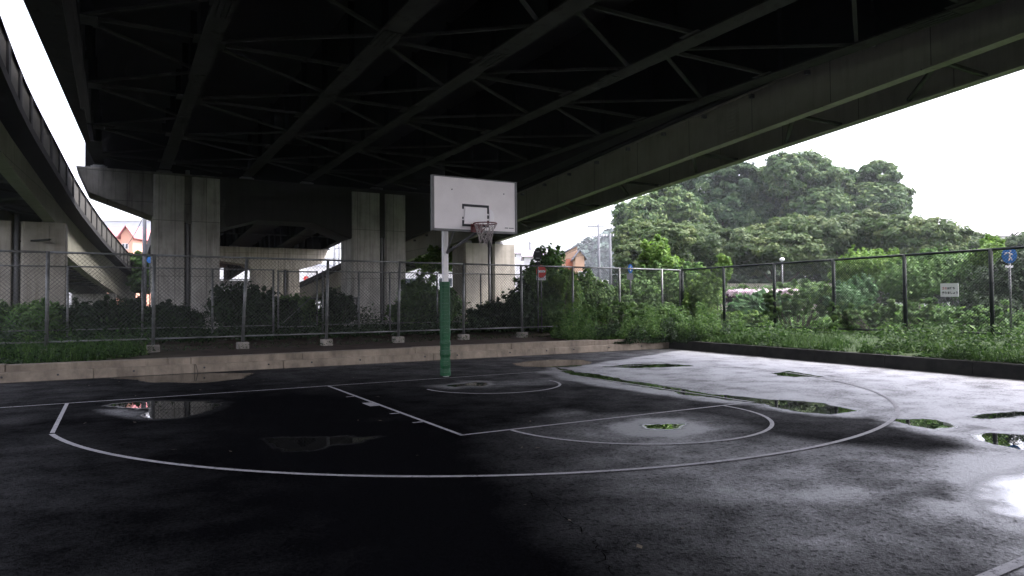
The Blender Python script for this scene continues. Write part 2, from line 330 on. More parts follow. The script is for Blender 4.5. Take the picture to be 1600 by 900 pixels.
    L.new(fac, mxs.inputs[0]); L.new(df.outputs[0], mxs.inputs[1]); L.new(p.outputs[0], mxs.inputs[2]); L.new(mxs.outputs[0], N['Material Output'].inputs['Surface'])
    return m
xs = np.concatenate([np.linspace(-70, -9, 25)[:-1], np.arange(-9, 12.5, .055), np.linspace(12.6, 14, 3)])
ys = np.concatenate([np.linspace(-70, -13, 20)[:-1], np.arange(-13, 4.45, .055), [4.46, 5.2]])
XX, YY = np.meshgrid(xs, ys); P = np.stack([XX.ravel(), YY.ravel()], 1)
wp = P+.35*np.stack([fbm(P, .9, 3)-.5, fbm(P, .9, 9)-.5], 1)
def region(pts, soft, amt): return amt*(1-sm(-soft, soft, sdist(wp, poly_px(pts))))
def maxi(*a): return np.maximum.reduce(a)
wet = maxi(
 region([(845, 581), (900, 572), (1060, 547), (1650, 600), (1700, 700), (1480, 672), (1395, 655), (1290, 651), (1180, 636), (1080, 626), (960, 606), (905, 600), (870, 592)], .22, .80),
 region([(1380, 660), (1700, 690), (1800, 1000), (1500, 860), (1380, 800), (1500, 740), (1500, 700), (1450, 690)], .5, .85),
 region([(860, 672), (920, 652), (1070, 642), (1180, 664), (1190, 680), (1300, 690), (1480, 700), (1560, 750), (1500, 850), (1380, 900), (1150, 860), (960, 760), (880, 700)], 1.7, .64),
 region([(945, 664), (990, 653), (1075, 652), (1140, 668), (1070, 686), (980, 684)], .30, 1.0),
 region([(1190, 768), (1230, 752), (1330, 757), (1420, 772), (1360, 800), (1240, 795)], .35, .95),
 region([(1440, 700), (1640, 700), (1700, 850), (1560, 830), (1500, 780), (1380, 770), (1420, 740)], .5, 1.05),
 region([(830, 652), (860, 640), (905, 638), (950, 646), (890, 655)], .4, .40),
 region([(640, 603), (690, 599), (800, 592), (870, 588), (900, 600), (800, 606), (700, 609)], .3, .40),
 region([(150, 640), (200, 638), (240, 642), (240, 656), (200, 654)], .15, .45),
)
drykill = maxi(
 region([(880, 606), (960, 612), (1100, 630), (1190, 640), (1290, 656), (1400, 667), (1495, 690), (1500, 704), (1440, 708), (1300, 692), (1200, 672), (1160, 650), (1060, 640), (930, 645), (870, 630)], .20, .90),
 region([(1415, 755), (1470, 757), (1530, 780), (1500, 790), (1440, 775)], .18, .85),
 region([(1480, 810), (1560, 830), (1640, 850), (1560, 860), (1490, 838)], .3, .6))
wet = wet*(1-.72*drykill)
wet = np.where(wet > 0, wet*(.78+.44*fbm(P, 1.4, 21)), 0); amb = sm(-3.5, 5.5, P[:, 0]+.35*(P[:, 1]+6)); wet = np.maximum(wet, (.03+.24*amb)*(.5+fbm(P, .7, 5))); wet = wet+.13*(1-sm(-8.5, -3.5, P[:, 0]))*(.4+fbm(P, .8, 15))+.05*sm(-1, 2.5, P[:, 1])
pud = np.zeros(len(P)); jw = P+.34*np.stack([fbm(P, 2.2, 31)-.5, fbm(P, 2.2, 41)-.5], 1)+.05*np.stack([vnoise(P, 9, 51)-.5, vnoise(P, 9, 61)-.5], 1)
for k_, pts in PUD.items():
    d_ = sdist(jw, poly_px(pts)); sz = .05 if k_ != 'r3' else .22
    pud = np.maximum(pud, (1-sm(-sz, sz*.8, d_))); halo = 1-sm(0, .45, d_)
    wet = np.maximum(wet, halo*(.0 if k_ in ('mid', 'kerbl', 'kerbr') else .12 if k_ == 'left' else .9))
nx, ny = len(xs), len(ys); V = np.stack([XX.ravel(), YY.ravel(), np.zeros(nx*ny)], 1)
def grid_mesh(name, V, nx, ny, m, attrs=None, smooth=False):
    ii = np.arange(nx*ny).reshape(ny, nx); F = np.stack([ii[:-1, :-1], ii[:-1, 1:], ii[1:, 1:], ii[1:, :-1]], -1).reshape(-1, 4)
    return raw_mesh(name, V, F, m, attrs, smooth)
def raw_mesh(name, V, F, m, attrs=None, smooth=False, fattr=None, parent=None):
    me = bpy.data.meshes.new(name); k = F.shape[1]
    me.vertices.add(len(V)); me.vertices.foreach_set('co', np.ascontiguousarray(V, np.float32).ravel())
    me.loops.add(F.size); me.loops.foreach_set('vertex_index', F.ravel().astype(np.int32))
    me.polygons.add(len(F)); me.polygons.foreach_set('loop_start', np.arange(0, F.size, k, dtype=np.int32))
    try: me.polygons.foreach_set('loop_total', np.full(len(F), k, np.int32))
    except Exception: pass
    me.update(calc_edges=True)
    for n_, a_ in (attrs or {}).items():
        at_ = me.attributes.new(n_, 'FLOAT', 'POINT'); at_.data.foreach_set('value', a_.astype(np.float32))
    for n_, a_ in (fattr or {}).items():
        at_ = me.attributes.new(n_, 'FLOAT', 'FACE'); at_.data.foreach_set('value', a_.astype(np.float32))
    if smooth: me.polygons.foreach_set('use_smooth', [True]*len(F))
    me.materials.append(m); o = bpy.data.objects.new(name, me); C.objects.link(o)
    if parent is not None:
        o.parent = parent; off = world_off(parent); me.transform(Matrix.Rotation(-world_rot(parent), 4, 'Z') @ Matrix.Translation(-off))
    return o
tag(grid_mesh('court_asphalt', V, nx, ny, asphalt_mat(), {'wet': wet, 'pud': pud}), 'dark wet asphalt of the basketball court', 'court', kind='structure')

def worn(t, p, src):
    N, L = t.nodes, t.links; cur = p.inputs['Base Color'].links[0].from_socket
    n = N.new('ShaderNodeTexNoise'); n.inputs['Scale'].default_value = 22; n.inputs['Detail'].default_value = 8; n.inputs['Roughness'].default_value = .8; L.new(src, n.inputs['Vector'])
    r = N.new('ShaderNodeValToRGB'); r.color_ramp.elements[0].position = .55; r.color_ramp.elements[1].position = .62; L.new(n.outputs['Fac'], r.inputs[0])
    x = N.new('ShaderNodeMix'); x.data_type = 'RGBA'; L.new(r.outputs[0], x.inputs['Factor']); L.new(cur, x.inputs['A']); x.inputs['B'].default_value = (.04, .04, .042, 1)
    L.new(x.outputs['Result'], p.inputs['Base Color'])
# court lines: thin painted sheets
M['line'] = mat('worn court paint', (.30, .29, .30), .6, (.44, .43, .44), 9, coord='World', detail=9, extra=lambda m, t, p, src: worn(t, p, src))
def strip(path, w, name='court_line'):
    path = np.array(path, float); mb = MB(); n = len(path); L_, R_ = [], []
    for i in range(n):
        t = path[min(i+1, n-1)]-path[max(i-1, 0)]; t /= np.hypot(*t); nn = np.array([-t[1], t[0]])
        L_.append(path[i]+nn*w/2); R_.append(path[i]-nn*w/2)
    for i in range(n-1): mb.quadface([(*R_[i], .0075), (*R_[i+1], .0075), (*L_[i+1], .0075), (*L_[i], .0075)])
    return mb.build(name, M['line'])
arcp = lambda cx, cy, r, a0, a1, n=48: [(cx+r*math.cos(math.radians(a0+(a1-a0)*i/n)), cy+r*math.sin(math.radians(a0+(a1-a0)*i/n))) for i in range(n+1)]
LW = .05
segs = [[(-14, 0), (1.5, 0), (9.6, 0)],
        [(-6.6, -.03), (-6.6, -2.99)], [(-2.45, -.03), (-2.45, -5.8)], [(-2.475, -5.8), (2.475, -5.8)], [(2.45, -.03), (2.45, -5.8)],
        arcp(0, -5.83, 1.8, 180, 360), arcp(.22, -1.55, 1.30, 180, 360)]
a_ = math.degrees(math.asin((2.99-1.62)/6.75)); a0 = 180+math.degrees(math.acos(6.6/6.759))
segs.append(arcp(0, -1.62, 6.759, a0, 360-3, 96))
for i, s_ in enumerate(segs): tag(strip(s_, LW+(.008 if i == len(segs)-1 else 0)), kind='structure')
tag(strip([(6.75, -1.9), (6.72, -.02)], LW), kind='structure')
for y_, w_ in ((-1.75, .05), (-2.8, .40), (-3.85, .05), (-4.7, .05)):
    mb = MB(); mb.quadface([(-2.62, y_-w_/2, .0073), (-2.48, y_-w_/2, .0073), (-2.48, y_+w_/2, .0073), (-2.62, y_+w_/2, .0073)]); tag(mb.build('court_line', M['line']), kind='structure')
g0, g1 = gnd(1535, 905), gnd(1612, 872)
tag(strip([g0[:2]-(g1-g0)[:2], g0[:2], g1[:2], g1[:2]+(g1-g0)[:2]], .07), kind='structure')

def crack(pix, w, seed):
    r_ = random.Random(seed); pts = [gnd(x, y)[:2] for x, y in pix]; out = []
    for a, b in zip(pts[:-1], pts[1:]):
        for i in range(14):
            q = a+(b-a)*i/14; out.append(q+np.array([r_.uniform(-.035, .035), r_.uniform(-.035, .035)]))
    mb = MB()
    for i in range(len(out)-1):
        a, b = out[i], out[i+1]; d = b-a; d = d/(np.hypot(*d)+1e-9); n = np.array([-d[1], d[0]])*w*r_.uniform(.3, 1)/2
        mb.quadface([(*(a-n), .0035), (*(b-n), .0035), (*(b+n), .0035), (*(a+n), .0035)])
    tag(mb.build('asphalt_crack', M['tar']), kind='structure')
M['tar'] = mat('dark crack', (.002, .002, .002), 1, spec=0)
crack([(700, 695), (760, 735), (860, 790), (930, 850), (960, 905)], .009, 1); crack([(880, 577), (1000, 600), (1150, 612)], .018, 2)
mb = MB(); r_ = random.Random(77)
for i in range(150):                                        # fallen leaves and grit
    x, y = r_.uniform(-8, 9.5), r_.uniform(-11, 4.1); a = r_.uniform(0, 6.3); l = r_.uniform(.012, .04); w = l*r_.uniform(.3, .6); c_, s_2 = math.cos(a), math.sin(a)
    mb.quadface([(x-c_*l, y-s_2*l, .009), (x+s_2*w, y-c_*w, .012), (x+c_*l, y+s_2*l, .014), (x-s_2*w, y+c_*w, .010)])
tag(mb.build('litter', mat('dead leaf', (.05, .035, .02), .7, (.16, .13, .08), 9, coord='World')), 'scattered dead leaves and grit on the wet asphalt', 'litter', kind='stuff')

# ------------------------------------------------------------------ ground and kerbs
def xr(Y): return 10.15-.102*(3.6-np.clip(Y, -30, 4.0))
BK = 4.40
us = np.concatenate([[-380, -300, -200, -90, -50, -30, -20, -14, -10, -6, -3, -.5, .02], [.14], np.arange(.5, 8, .5), np.arange(8, 30, 2), [35, 50, 80, 140, 220, 300, 380]])
vs_ = np.concatenate([[-115, -110, -100, -90, -50, -30, -20], np.arange(-16, 4, 1.0), [BK+.02, BK+.30], np.arange(5, 12, .5), np.arange(12, 30, 2), [35, 50, 80, 140, 300, 450, 600]])
UU, VV = np.meshgrid(us, vs_); GX = xr(VV)+UU; GY = VV
incourt = (UU <= .05) & (VV <= BK+.05)
hb = .315+.03*sm(4.6, 6.3, VV)+.13*sm(7.6, 10.5, VV); hr = .24+.24*sm(.1, 3.0, UU)
far = (UU > 0) & (VV > BK)
H = np.where(incourt, -.3, np.where(VV > BK+.05, np.where(UU > 0, np.maximum(hr, np.minimum(hb, .5)), hb), hr))
Pg = np.stack([GX.ravel(), GY.ravel()], 1); H = H.ravel()
H = np.where(H > 0, H+.04*(fbm(Pg, .7, 11)-.5), H)
grassy = sm(8.5, 10.5, Pg[:, 0])+1-sm(-8.5, -6, Pg[:, 0])
def soil_mat():
    def ex(m, t, p, src):
        N, L = t.nodes, t.links; cur = p.inputs['Base Color'].links[0].from_socket
        a = N.new('ShaderNodeAttribute'); a.attribute_name = 'grass'
        x = N.new('ShaderNodeMix'); x.data_type = 'RGBA'; L.new(a.outputs['Fac'], x.inputs['Factor']); L.new(cur, x.inputs['A']); x.inputs['B'].default_value = (.03, .05, .018, 1)
        L.new(x.outputs['Result'], p.inputs['Base Color'])
    return mat('bare earth', (.028, .020, .015), .95, (.06, .043, .032), 2.5, coord='World', bump=.8, bscale=14, detail=9, spec=.15, extra=ex)
tag(grid_mesh('ground', np.stack([GX.ravel(), GY.ravel(), H], 1), len(us), len(vs_), soil_mat(), {'grass': np.clip(grassy, 0, 1)}, True), 'bare earth and rough grass around the court', 'ground', kind='structure')

mb = MB(); x = -40.0                                        # lower kerb course of precast slabs, slightly uneven
rg = random.Random(3)
while x < 9.9:
    l = 1.98; x1 = min(x+l, 10.2); dy = rg.uniform(-.015, .015); dz = rg.uniform(-.008, .008)
    mb.prism([(BK-.13+dy, -.05), (BK+.16, -.05), (BK+.16, .20+dz), (BK-.06+dy, .205+dz), (BK-.085+dy, .185+dz)], lambda a, b, X=x+.006: (X, a, b), lambda a, b, X=x1-.006: (X, a, b))
    x += l
o = mb.build('kerb', M['kerb']); tag(o, 'lower course of the pale concrete kerb behind the baseline', 'kerb', kind='structure')
mb = MB(); x = -40.9
while x < 9.0:
    l = 3.0; x1 = min(x+l, 9.3); dy = rg.uniform(-.02, .02); dz = rg.uniform(-.012, .012)
    mb.box(x+.004, x1-.004, BK+.02+dy, BK+.32, .15, .365+dz); x += l
o = mb.build('kerb', M['kerb'], bevel=.012); tag(o, 'upper course of the pale concrete kerb', 'kerb', kind='structure')
mb = MB(); hl = MB()
for i in range(16):                                          # little dark lifting holes
    X = -8+i*1.3+rg.uniform(-.3, .3); mb.disc((X, BK-.118, .12), (0, -1, 0), .022, .02, 8)
for k in range(18):
    y0, y1 = 4.3-k*1.98, 4.3-(k+1)*1.98
    hl.hexa([(xr(y1)-.10, y1+.01, -.05), (xr(y1)+.16, y1+.01, -.05), (xr(y0)+.16, y0, -.05), (xr(y0)-.10, y0, -.05), (xr(y1)-.05, y1+.01, .28), (xr(y1)+.16, y1+.01, .28), (xr(y0)+.16, y0, .28), (xr(y0)-.05, y0, .28)])
tag(mb.build('kerb_hole', M['black']), kind='structure')
tag(hl.build('kerb', M['kerb_dark'], bevel=.01), 'dark kerb along the grassy right side', 'kerb', kind='structure')

# ------------------------------------------------------------------ viaduct
def vz(Y): return 7.45 if Y <= 21 else 7.45-(Y-21)*.055     # underside of the girders
SC = (7.45-1.52)/(7.3-1.52)
GXS = [(-7.2, .72), (-4.12, .56), (-.75, .56), (1.95, .56), (5.4, .54), (9.05, .55)]
YN, YP, YE = -70.0, 20.0, 76.0
deck = empty('viaduct_deck', (0, 0, 7.45), 'broad dark steel girder viaduct deck overhead spanning the whole court', 'viaduct')
def e0(Y): return -7.0-.98*(1-sm(-14, 26, Y)) if False else (-7.60+.047*min(max(Y-1, 0), 19))
def i0(Y): return -6.86+(.10 if Y > 9 else 0)+(.38 if Y > 14 else 0)
def span(y0, y1, gi):
    for (gx, w) in (GXS if gi == 0 else [(-2.9, .5)]+GXS[2:]):
        fl = MB(); cuts = [y0]; y = y0
        edges = sorted(set([y0]+[c for c in (-60, -50, -40, -30, -20, -12, -5, 1.5, 6.5, 11, 15.5, 27, 33, 38, 47, 53, 60) if y0 < c < y1]+[y1]))
        for a, b in zip(edges[:-1], edges[1:]):
            ww = w*(1 if False else {True: 1.0, False: .72}[((a+b)/2 < 4)]*(1+.12*math.sin(a*1.7)))
            if gx < -7:
                m_ = (a+b)/2; xa0, xb0, xi = e0(a), e0(b), i0(m_)
                fl.hexa([(xa0, a, vz(a)), (xi, a, vz(a)), (xi, b, vz(b)), (xb0, b, vz(b)), (xa0, a, vz(a)+.04), (xi, a, vz(a)+.04), (xi, b, vz(b)+.04), (xb0, b, vz(b)+.04)])
                continue
            fl.hexa([(gx-ww/2, a, vz(a)), (gx+ww/2, a, vz(a)), (gx+ww/2, b, vz(b)), (gx-ww/2, b, vz(b)), (gx-ww/2, a, vz(a)+.04), (gx+ww/2, a, vz(a)+.04), (gx+ww/2, b, vz(b)+.04), (gx-ww/2, b, vz(b)+.04)])
            if a > y0:                                      # bolted splice plates on the flange
                for s in (-.36, -.12, .12, .36):
                    fl.hexa([(gx+s*ww-.04, a-.5, vz(a)-.018), (gx+s*ww+.04, a-.5, vz(a)-.018), (gx+s*ww+.04, a+.5, vz(a)-.018), (gx+s*ww-.04, a+.5, vz(a)-.018), (gx+s*ww-.04, a-.5, vz(a)-.002), (gx+s*ww+.04, a-.5, vz(a)-.002), (gx+s*ww+.04, a+.5, vz(a)-.002), (gx+s*ww-.04, a+.5, vz(a)-.002)])
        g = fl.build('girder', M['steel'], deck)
        wb = MB(); z = 1.72; t = .015
        if gx < -7: gx = -6.62
        wb.hexa([(gx-t, y0, vz(y0)+.042), (gx+t, y0, vz(y0)+.042), (gx+t, y1, vz(y1)+.042), (gx-t, y1, vz(y1)+.042), (gx-t, y0, vz(y0)+z), (gx+t, y0, vz(y0)+z), (gx+t, y1, vz(y1)+z), (gx-t, y1, vz(y1)+z)])
        k = y0+1.25
        while k < y1:                                       # web stiffeners
            for s in ((-1, 1) if gx > -6.6 else (1,)): wb.hexa([(gx+s*(t+.002), k, vz(k)+.05), (gx+s*(t+.16), k, vz(k)+.05), (gx+s*(t+.16), k+.015, vz(k)+.05), (gx+s*(t+.002), k+.015, vz(k)+.05), (gx+s*(t+.002), k, vz(k)+z-.01), (gx+s*(t+.16), k, vz(k)+z-.01), (gx+s*(t+.16), k+.015, vz(k)+z-.01), (gx+s*(t+.002), k+.015, vz(k)+z-.01)])
            k += 2.5
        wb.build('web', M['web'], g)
def hex_y(mb, x0, x1, y0, y1, z0, z1, f=vz):
    return mb.hexa([(x0, y0, f(y0)+z0), (x1, y0, f(y0)+z0), (x1, y1, f(y1)+z0), (x0, y1, f(y1)+z0), (x0, y0, f(y0)+z1), (x1, y0, f(y0)+z1), (x1, y1, f(y1)+z1), (x0, y1, f(y1)+z1)])
span(YN, YP-.15, 0); span(YP+1.3, YE, 1)
mb = MB()
hex_y(mb, -6.9, 11.0, YN, 21, 1.72, 2.0); hex_y(mb, -3.2, 11.0, 21.002, 34, 1.72, 2.0); hex_y(mb, -3.2, 9.6, 34.002, YE, 1.72, 2.0)
se = lambda Y: -5.95+(e0(Y)+5.95)/5.93*7.55
se_ = se; se = lambda Y: min(se_(Y), -7.1)
for a, b in ((YN, 1), (1, 15), (15, 24)):
    mb.hexa([(se(a), a, 9.17), (-6.902, a, 9.17), (-6.902, b, 9.17), (se(b), b, 9.17), (se(a), a, 9.45), (-6.902, a, 9.45), (-6.902, b, 9.45), (se(b), b, 9.45)]) if se(b) < -6.91 else None
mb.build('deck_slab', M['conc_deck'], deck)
for s, xx in ((0, -6.88), (1, 10.7)):
    mb = MB(); hex_y(mb, xx, xx+.3, YN, 21, 2.003, 2.9); hex_y(mb, -3.2 if s == 0 else 9.3, -2.9 if s == 0 else 9.6, 21.002, YE, 2.003, 2.9); mb.build('parapet', M['conc_deck'], deck)
mb = MB(); mb.box(-7.05, 9.9, 20.25, 20.31, 7.335, 9.165); mb.build('diaphragm', M['web'], deck)
def bar(mb, a, b, w=.09, h=.09):
    a = Vector(a); b = Vector(b); t = (b-a).normalized(); s = t.cross(Vector((0, 0, 1))).normalized()*w/2; u = Vector((0, 0, h))
    mb.hexa([a-s, a+s, b+s, b-s, a-s+u, a+s+u, b+s+u, b-s+u]); return mb
cnt = 0
for bay in range(5):
    xa, xb = (GXS[bay][0] if bay else -6.62)+.02, GXS[bay+1][0]-.02
    k = -16.0+{0: 0, 1: .3, 2: -1.8, 3: -.6, 4: .5}[bay]
    while k < 19:
        mb = MB(); z = vz(k)+.06
        bar(mb, (xa, k, z), (xb, k, z), .07, .08); bar(mb, (xa, k+.1, z+.003), (xb, k+2.4, z+.003), .08, .06); bar(mb, (xa, k-.1, z+.006), (xb, k-2.4, z+.006), .07, .06)
        for xg in (xa+.16, xb-.16): mb.box(xg-.16, xg+.16, k-.28, k+.28, z-.012, z-.002)
        mb.build('cross_brace', M['steel'], deck); cnt += 1
        k += 4.9
for bay in range(5):
    for k in (26, 32, 38, 46, 54):
        mb = MB(); z = vz(k)+.06; xa, xb = (GXS[bay][0] if bay else -2.9)+.02, GXS[bay+1][0]-.02
        if bay == 1: continue
        if bay == 0: xb = GXS[2][0]-.02
        bar(mb, (xa, k, z), (xb, k, z), .06, .08); mb.build('cross_brace', M['steel'], deck)

def pier_column(parent, x0, x1, y0, y1, z0, z1, m, gap=.24, pipe=True, gc=None):
    gc = (x0+x1)/2 if gc is None else gc; c = .10
    mb = MB()
    for a, b in ((x0, gc-gap/2), (gc+gap/2, x1)):
        mb.prism([(a+c, y0), (b-c*.3, y0), (b, y0+c*.3), (b, y1-c), (b-c, y1), (a+c, y1), (a, y1-c), (a, y0+c)], lambda p, q: (p, q, z0), lambda p, q: (p, q, z1))
    mb.box(gc-gap/2-.001, gc+gap/2+.001, y0+.30, y1-.30, z0, z1-.004)
    o = mb.build('column', m, parent)
    if pipe:
        pb = MB(); pb.tube([(gc, y0+.16, z0), (gc, y0+.16, z1+.3)], .085, 12); pb.build('drainpipe', M['framegrey'], o, smooth=True)
    return o
pier = empty('viaduct_pier', (1.1, 20, .45), 'wide dark concrete pier with two columns under the near end of the deck', 'bridge pier', 'main viaduct piers')
pier_column(pier, -4.58, -1.92, 19.86, 21.8, .3, 7.2, M['conc'], .26, True, -3.22); pier_column(pier, 4.04, 6.83, 19.86, 21.8, .3, 7.1, M['conc'], .26, True, 5.6)
def crossbeam(parent, prof, y0, y1, m):
    mb = MB(); mb.prism(prof, lambda a, b: (a, y0, b), lambda a, b: (a, y1, b)); return mb.build('crossbeam', m, parent, bevel=.05)
crossbeam(pier, [(-7.37, 7.32), (-6.93, 6.25), (-4.72, 5.44), (-4.5, 5.36), (-2.2, 4.96), (-1.88, 4.98), (-.3, 5.47), (2.2, 5.47), (3.95, 4.78), (6.9, 4.95), (8.38, 5.42), (9.2, 6.05), (9.5, 7.32)], 19.93, 21.9, M['conc_shade'])
for gx, w in [(-6.55, .4)]+GXS[1:]:
    mb = MB(); mb.box(gx-.3, gx+.3, 20.05, 20.65, 7.322, 7.40).box(gx-.22, gx+.22, 20.12, 20.58, 7.401, 7.448); mb.build('bearing', M['framegrey'], pier)
p2 = empty('viaduct_pier', (4, 43, .45), 'pale concrete pier farther off beneath the viaduct with a stubby right arm', 'bridge pier', 'main viaduct piers')
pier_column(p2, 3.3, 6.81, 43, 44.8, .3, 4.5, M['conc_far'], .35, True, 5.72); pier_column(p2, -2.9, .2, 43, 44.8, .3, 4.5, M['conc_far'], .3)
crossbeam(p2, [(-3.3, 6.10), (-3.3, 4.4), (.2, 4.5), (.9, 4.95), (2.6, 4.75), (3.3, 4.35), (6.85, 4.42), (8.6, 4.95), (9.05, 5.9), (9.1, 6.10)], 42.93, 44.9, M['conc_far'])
for gx, w in [(-2.9, .5)]+GXS[2:]:
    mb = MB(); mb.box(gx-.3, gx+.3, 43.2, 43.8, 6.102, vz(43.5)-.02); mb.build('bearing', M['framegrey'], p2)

p3 = empty('viaduct_pier', (4, 72, .45), 'small grey pier farthest off, framed between the columns of the nearer piers', 'bridge pier', 'main viaduct piers')
pier_column(p3, -2.5, .3, 72, 74, .3, 3.6, M['conc']); pier_column(p3, 7.2, 9.6, 72, 74, .3, 3.6, M['conc'])
crossbeam(p3, [(-6.5, 4.5), (-6.2, 3.9), (-2.5, 3.3), (.3, 3.3), (2.4, 3.9), (5.0, 3.9), (7.2, 3.2), (9.6, 3.3), (11.5, 4.0), (11.6, 4.5)], 71.9, 74.1, M['conc'])
# ------------------------------------------------------------------ ramps either side
def rz(Y): return 5.05-.077*(Y-20)                           # underside of the right ramp
rr = empty('ramp_deck', (11.5, 0, 5), 'long steel ramp sloping down away on the right beside the viaduct', 'ramp')
RY0, RY1 = -45.0, 75.0
for name, gx in (('girder', 10.5), ('girder', 12.55)):
    mb = MB(); hex_y(mb, gx-.16, gx+.16, RY0, RY1, 0, .035, rz); hex_y(mb, gx-.012, gx+.012, RY0, RY1, .037, 1.25, rz)
    if gx < 11:
        hex_y(mb, gx-.10, gx+.1, RY0, RY1, 1.253, 1.29, rz)
    o = mb.build('girder', M['fascia'], rr)
    st = MB()
    if gx < 11:
        for k in (1.5, -12, 30):
            st = MB()
            for j in range(9):
                st.hexa([(gx-.035, k, rz(k)+.08+j*.12), (gx-.014, k, rz(k)+.08+j*.12), (gx-.014, k+.45, rz(k+.45)+.08+j*.12), (gx-.035, k+.45, rz(k+.45)+.08+j*.12),
                         (gx-.035, k, rz(k)+.16+j*.12), (gx-.014, k, rz(k)+.16+j*.12), (gx-.014, k+.45, rz(k+.45)+.16+j*.12), (gx-.035, k+.45, rz(k+.45)+.16+j*.12)])
            st.build('splice_plate', M['fascia'], o)
        k = -20.
        while k < 34:
            hg = MB(); hg.box(gx-.16, gx-.015, k, k+.10, rz(k)+1.06, rz(k)+1.17); k += 1.9; hg.build('bracket', M['framegrey'], o)
mb = MB(); hex_y(mb, 10.15, 12.9, RY0, RY1, 1.30, 1.55, rz); mb.build('deck_slab', M['conc_deck'], rr)
mb = MB(); hex_y(mb, 12.65, 12.9, RY0, RY1, 1.553, 1.75, rz); mb.build('parapet', M['conc_deck'], rr)
mb = MB(); hex_y(mb, 9.55, 10.148, RY0, 25, 1.36, 1.58, rz); hex_y(mb, 9.55, 9.78, RY0, 25, 1.582, 2.75, rz); hex_y(mb, 10.15, 10.4, 25.01, RY1, 1.553, 1.75, rz); mb.build('parapet', M['conc_deck'], rr)
k = -20.
while k < 45:
    mb = MB(); z = rz(k)+.05
    bar(mb, (10.53, k, z), (12.5, k, z), .1, .08); bar(mb, (10.53, k+.1, z+.002), (12.5, k+1.9, z-.1), .1, .07); bar(mb, (10.53, k+.2, z+.3), (12.5, k+.2, z+1.1), .07, .07)
    mb.build('cross_brace', M['steel'], rr); k += 3.9
rp = empty('ramp_pier', (11.8, 20, .45), 'pale concrete twin pier with a pipe in its slot behind the hoop', 'bridge pier', 'piers under the side ramps')
pier_column(rp, 10.2, 13.35, 20, 21.6, .3, 4.83, M['conc_ramp'], .34, True, 11.8)
for gx in (10.6, 12.55):
    mb = MB(); mb.box(gx-.25, gx+.25, 20.4, 20.9, 4.832, 5.0); mb.build('bearing', M['framegrey'], rp)

SCL = 1.27
PR = [(-7.84, 2.79, 6.89), (-7.81, 3.5, 6.83), (-7.77, 6.02, 6.64), (-7.49, 10.28, 6.31), (-7.13, 15.85, 5.88), (-6.46, 22.72, 5.35), (-5.32, 32.19, 4.62), (-4.3, 38.5, 4.15)]
PR = [tuple(CAM+(np.array(q)-CAM)*SCL) for q in PR]
PR = [(-8.6, -45, PR[0][2]+.077*52), (-8.42, -8, PR[0][2]+.077*15)]+PR
yy = np.array([q[1] for q in PR]); x_, z_ = np.array([q[0] for q in PR]), np.array([q[2] for q in PR])
YS = np.concatenate([np.linspace(-45, 0, 10), np.arange(2, 56, 1.5)])
def smooth_i(v):
    y = np.interp(YS, yy, v); 
    for _ in range(2): y[1:-1] = (y[:-2]+2*y[1:-1]+y[2:])/4
    return y
LX, LZ = smooth_i(x_), smooth_i(z_)
def sweep(mb, x0, x1, z0, z1, ya=-99, yb=99):
    n = len(YS)
    for i in range(n-1):
        if not (ya <= YS[i] < yb): continue
        mb.hexa([(LX[i]+x0, YS[i], LZ[i]+z0), (LX[i]+x1, YS[i], LZ[i]+z0), (LX[i+1]+x1, YS[i+1], LZ[i+1]+z0), (LX[i+1]+x0, YS[i+1], LZ[i+1]+z0),
                 (LX[i]+x0, YS[i], LZ[i]+z1), (LX[i]+x1, YS[i], LZ[i]+z1), (LX[i+1]+x1, YS[i+1], LZ[i+1]+z1), (LX[i+1]+x0, YS[i+1], LZ[i+1]+z1)])
    return mb
lr = empty('ramp_deck', (-10, 0, 6), 'curving concrete sided ramp dropping away at the far left', 'ramp')
par_ = sweep(MB(), -.22, -.02, -.93, 0).build('parapet', M['pilaster'], lr); sweep(MB(), -3.4, -3.2, -.93, 0).build('parapet', M['conc'], lr)
sweep(MB(), -3.4, .05, -1.2, -.932).build('deck_slab', M['conc_deck'], lr)
pl_ = MB()
for k in range(34):                                         # pilasters that divide the parapet face
    Y = -20+k*2.0; X = float(np.interp(Y, YS, LX)); Z = float(np.interp(Y, YS, LZ))
    pl_ = MB(); pl_.box(X-.018, X+.04, Y, Y+.45, Z-.92, Z-.02); pl_.build('pilaster', M['conc_deck'], par_)
sweep(MB(), -.26, .03, .002, .05).build('coping', M['web'], lr)
for gx in (-.55, -2.7):
    g = sweep(sweep(MB(), gx-.012, gx+.012, -2.33, -1.202, -99, 20), gx-.2, gx+.2, -2.37, -2.332, -99, 20).build('girder', M['fascia'], lr)
    g = sweep(sweep(MB(), gx-.012, gx+.012, -3.2, -1.202, 20, 99), gx-.2, gx+.2, -3.24, -3.202, 20, 99).build('girder', M['fascia'], lr)
for k in range(14):
    Y = -12+k*3.7; X = float(np.interp(Y, YS, LX)); Z = float(np.interp(Y, YS, LZ))-(2.3 if Y < 20 else 3.15)
    mb = MB(); bar(mb, (X-2.68, Y, Z), (X-.57, Y, Z), .09, .07); bar(mb, (X-2.68, Y+.1, Z+.01), (X-.57, Y+1.8, Z-.1), .09, .07); bar(mb, (X-2.68, Y-.1, Z+.01), (X-.57, Y-1.8, Z+.1), .09, .07); mb.build('cross_brace', M['steel'], lr)
lp = empty('ramp_pier', (-9.3, 20, .45), 'pale grey twin pier half out of frame under the left ramp', 'bridge pier', 'piers under the side ramps')
pier_column(lp, -10.97, -7.69, 20, 21.5, .3, 4.95, M['conc_ramp'], .30, True, -9.33)
for gx in (-8.3, -10.4):
    mb = MB(); mb.box(gx-.22, gx+.22, 20.3, 20.8, 4.952, 5.05); mb.build('bearing', M['framegrey'], lp)
mb = MB(); 
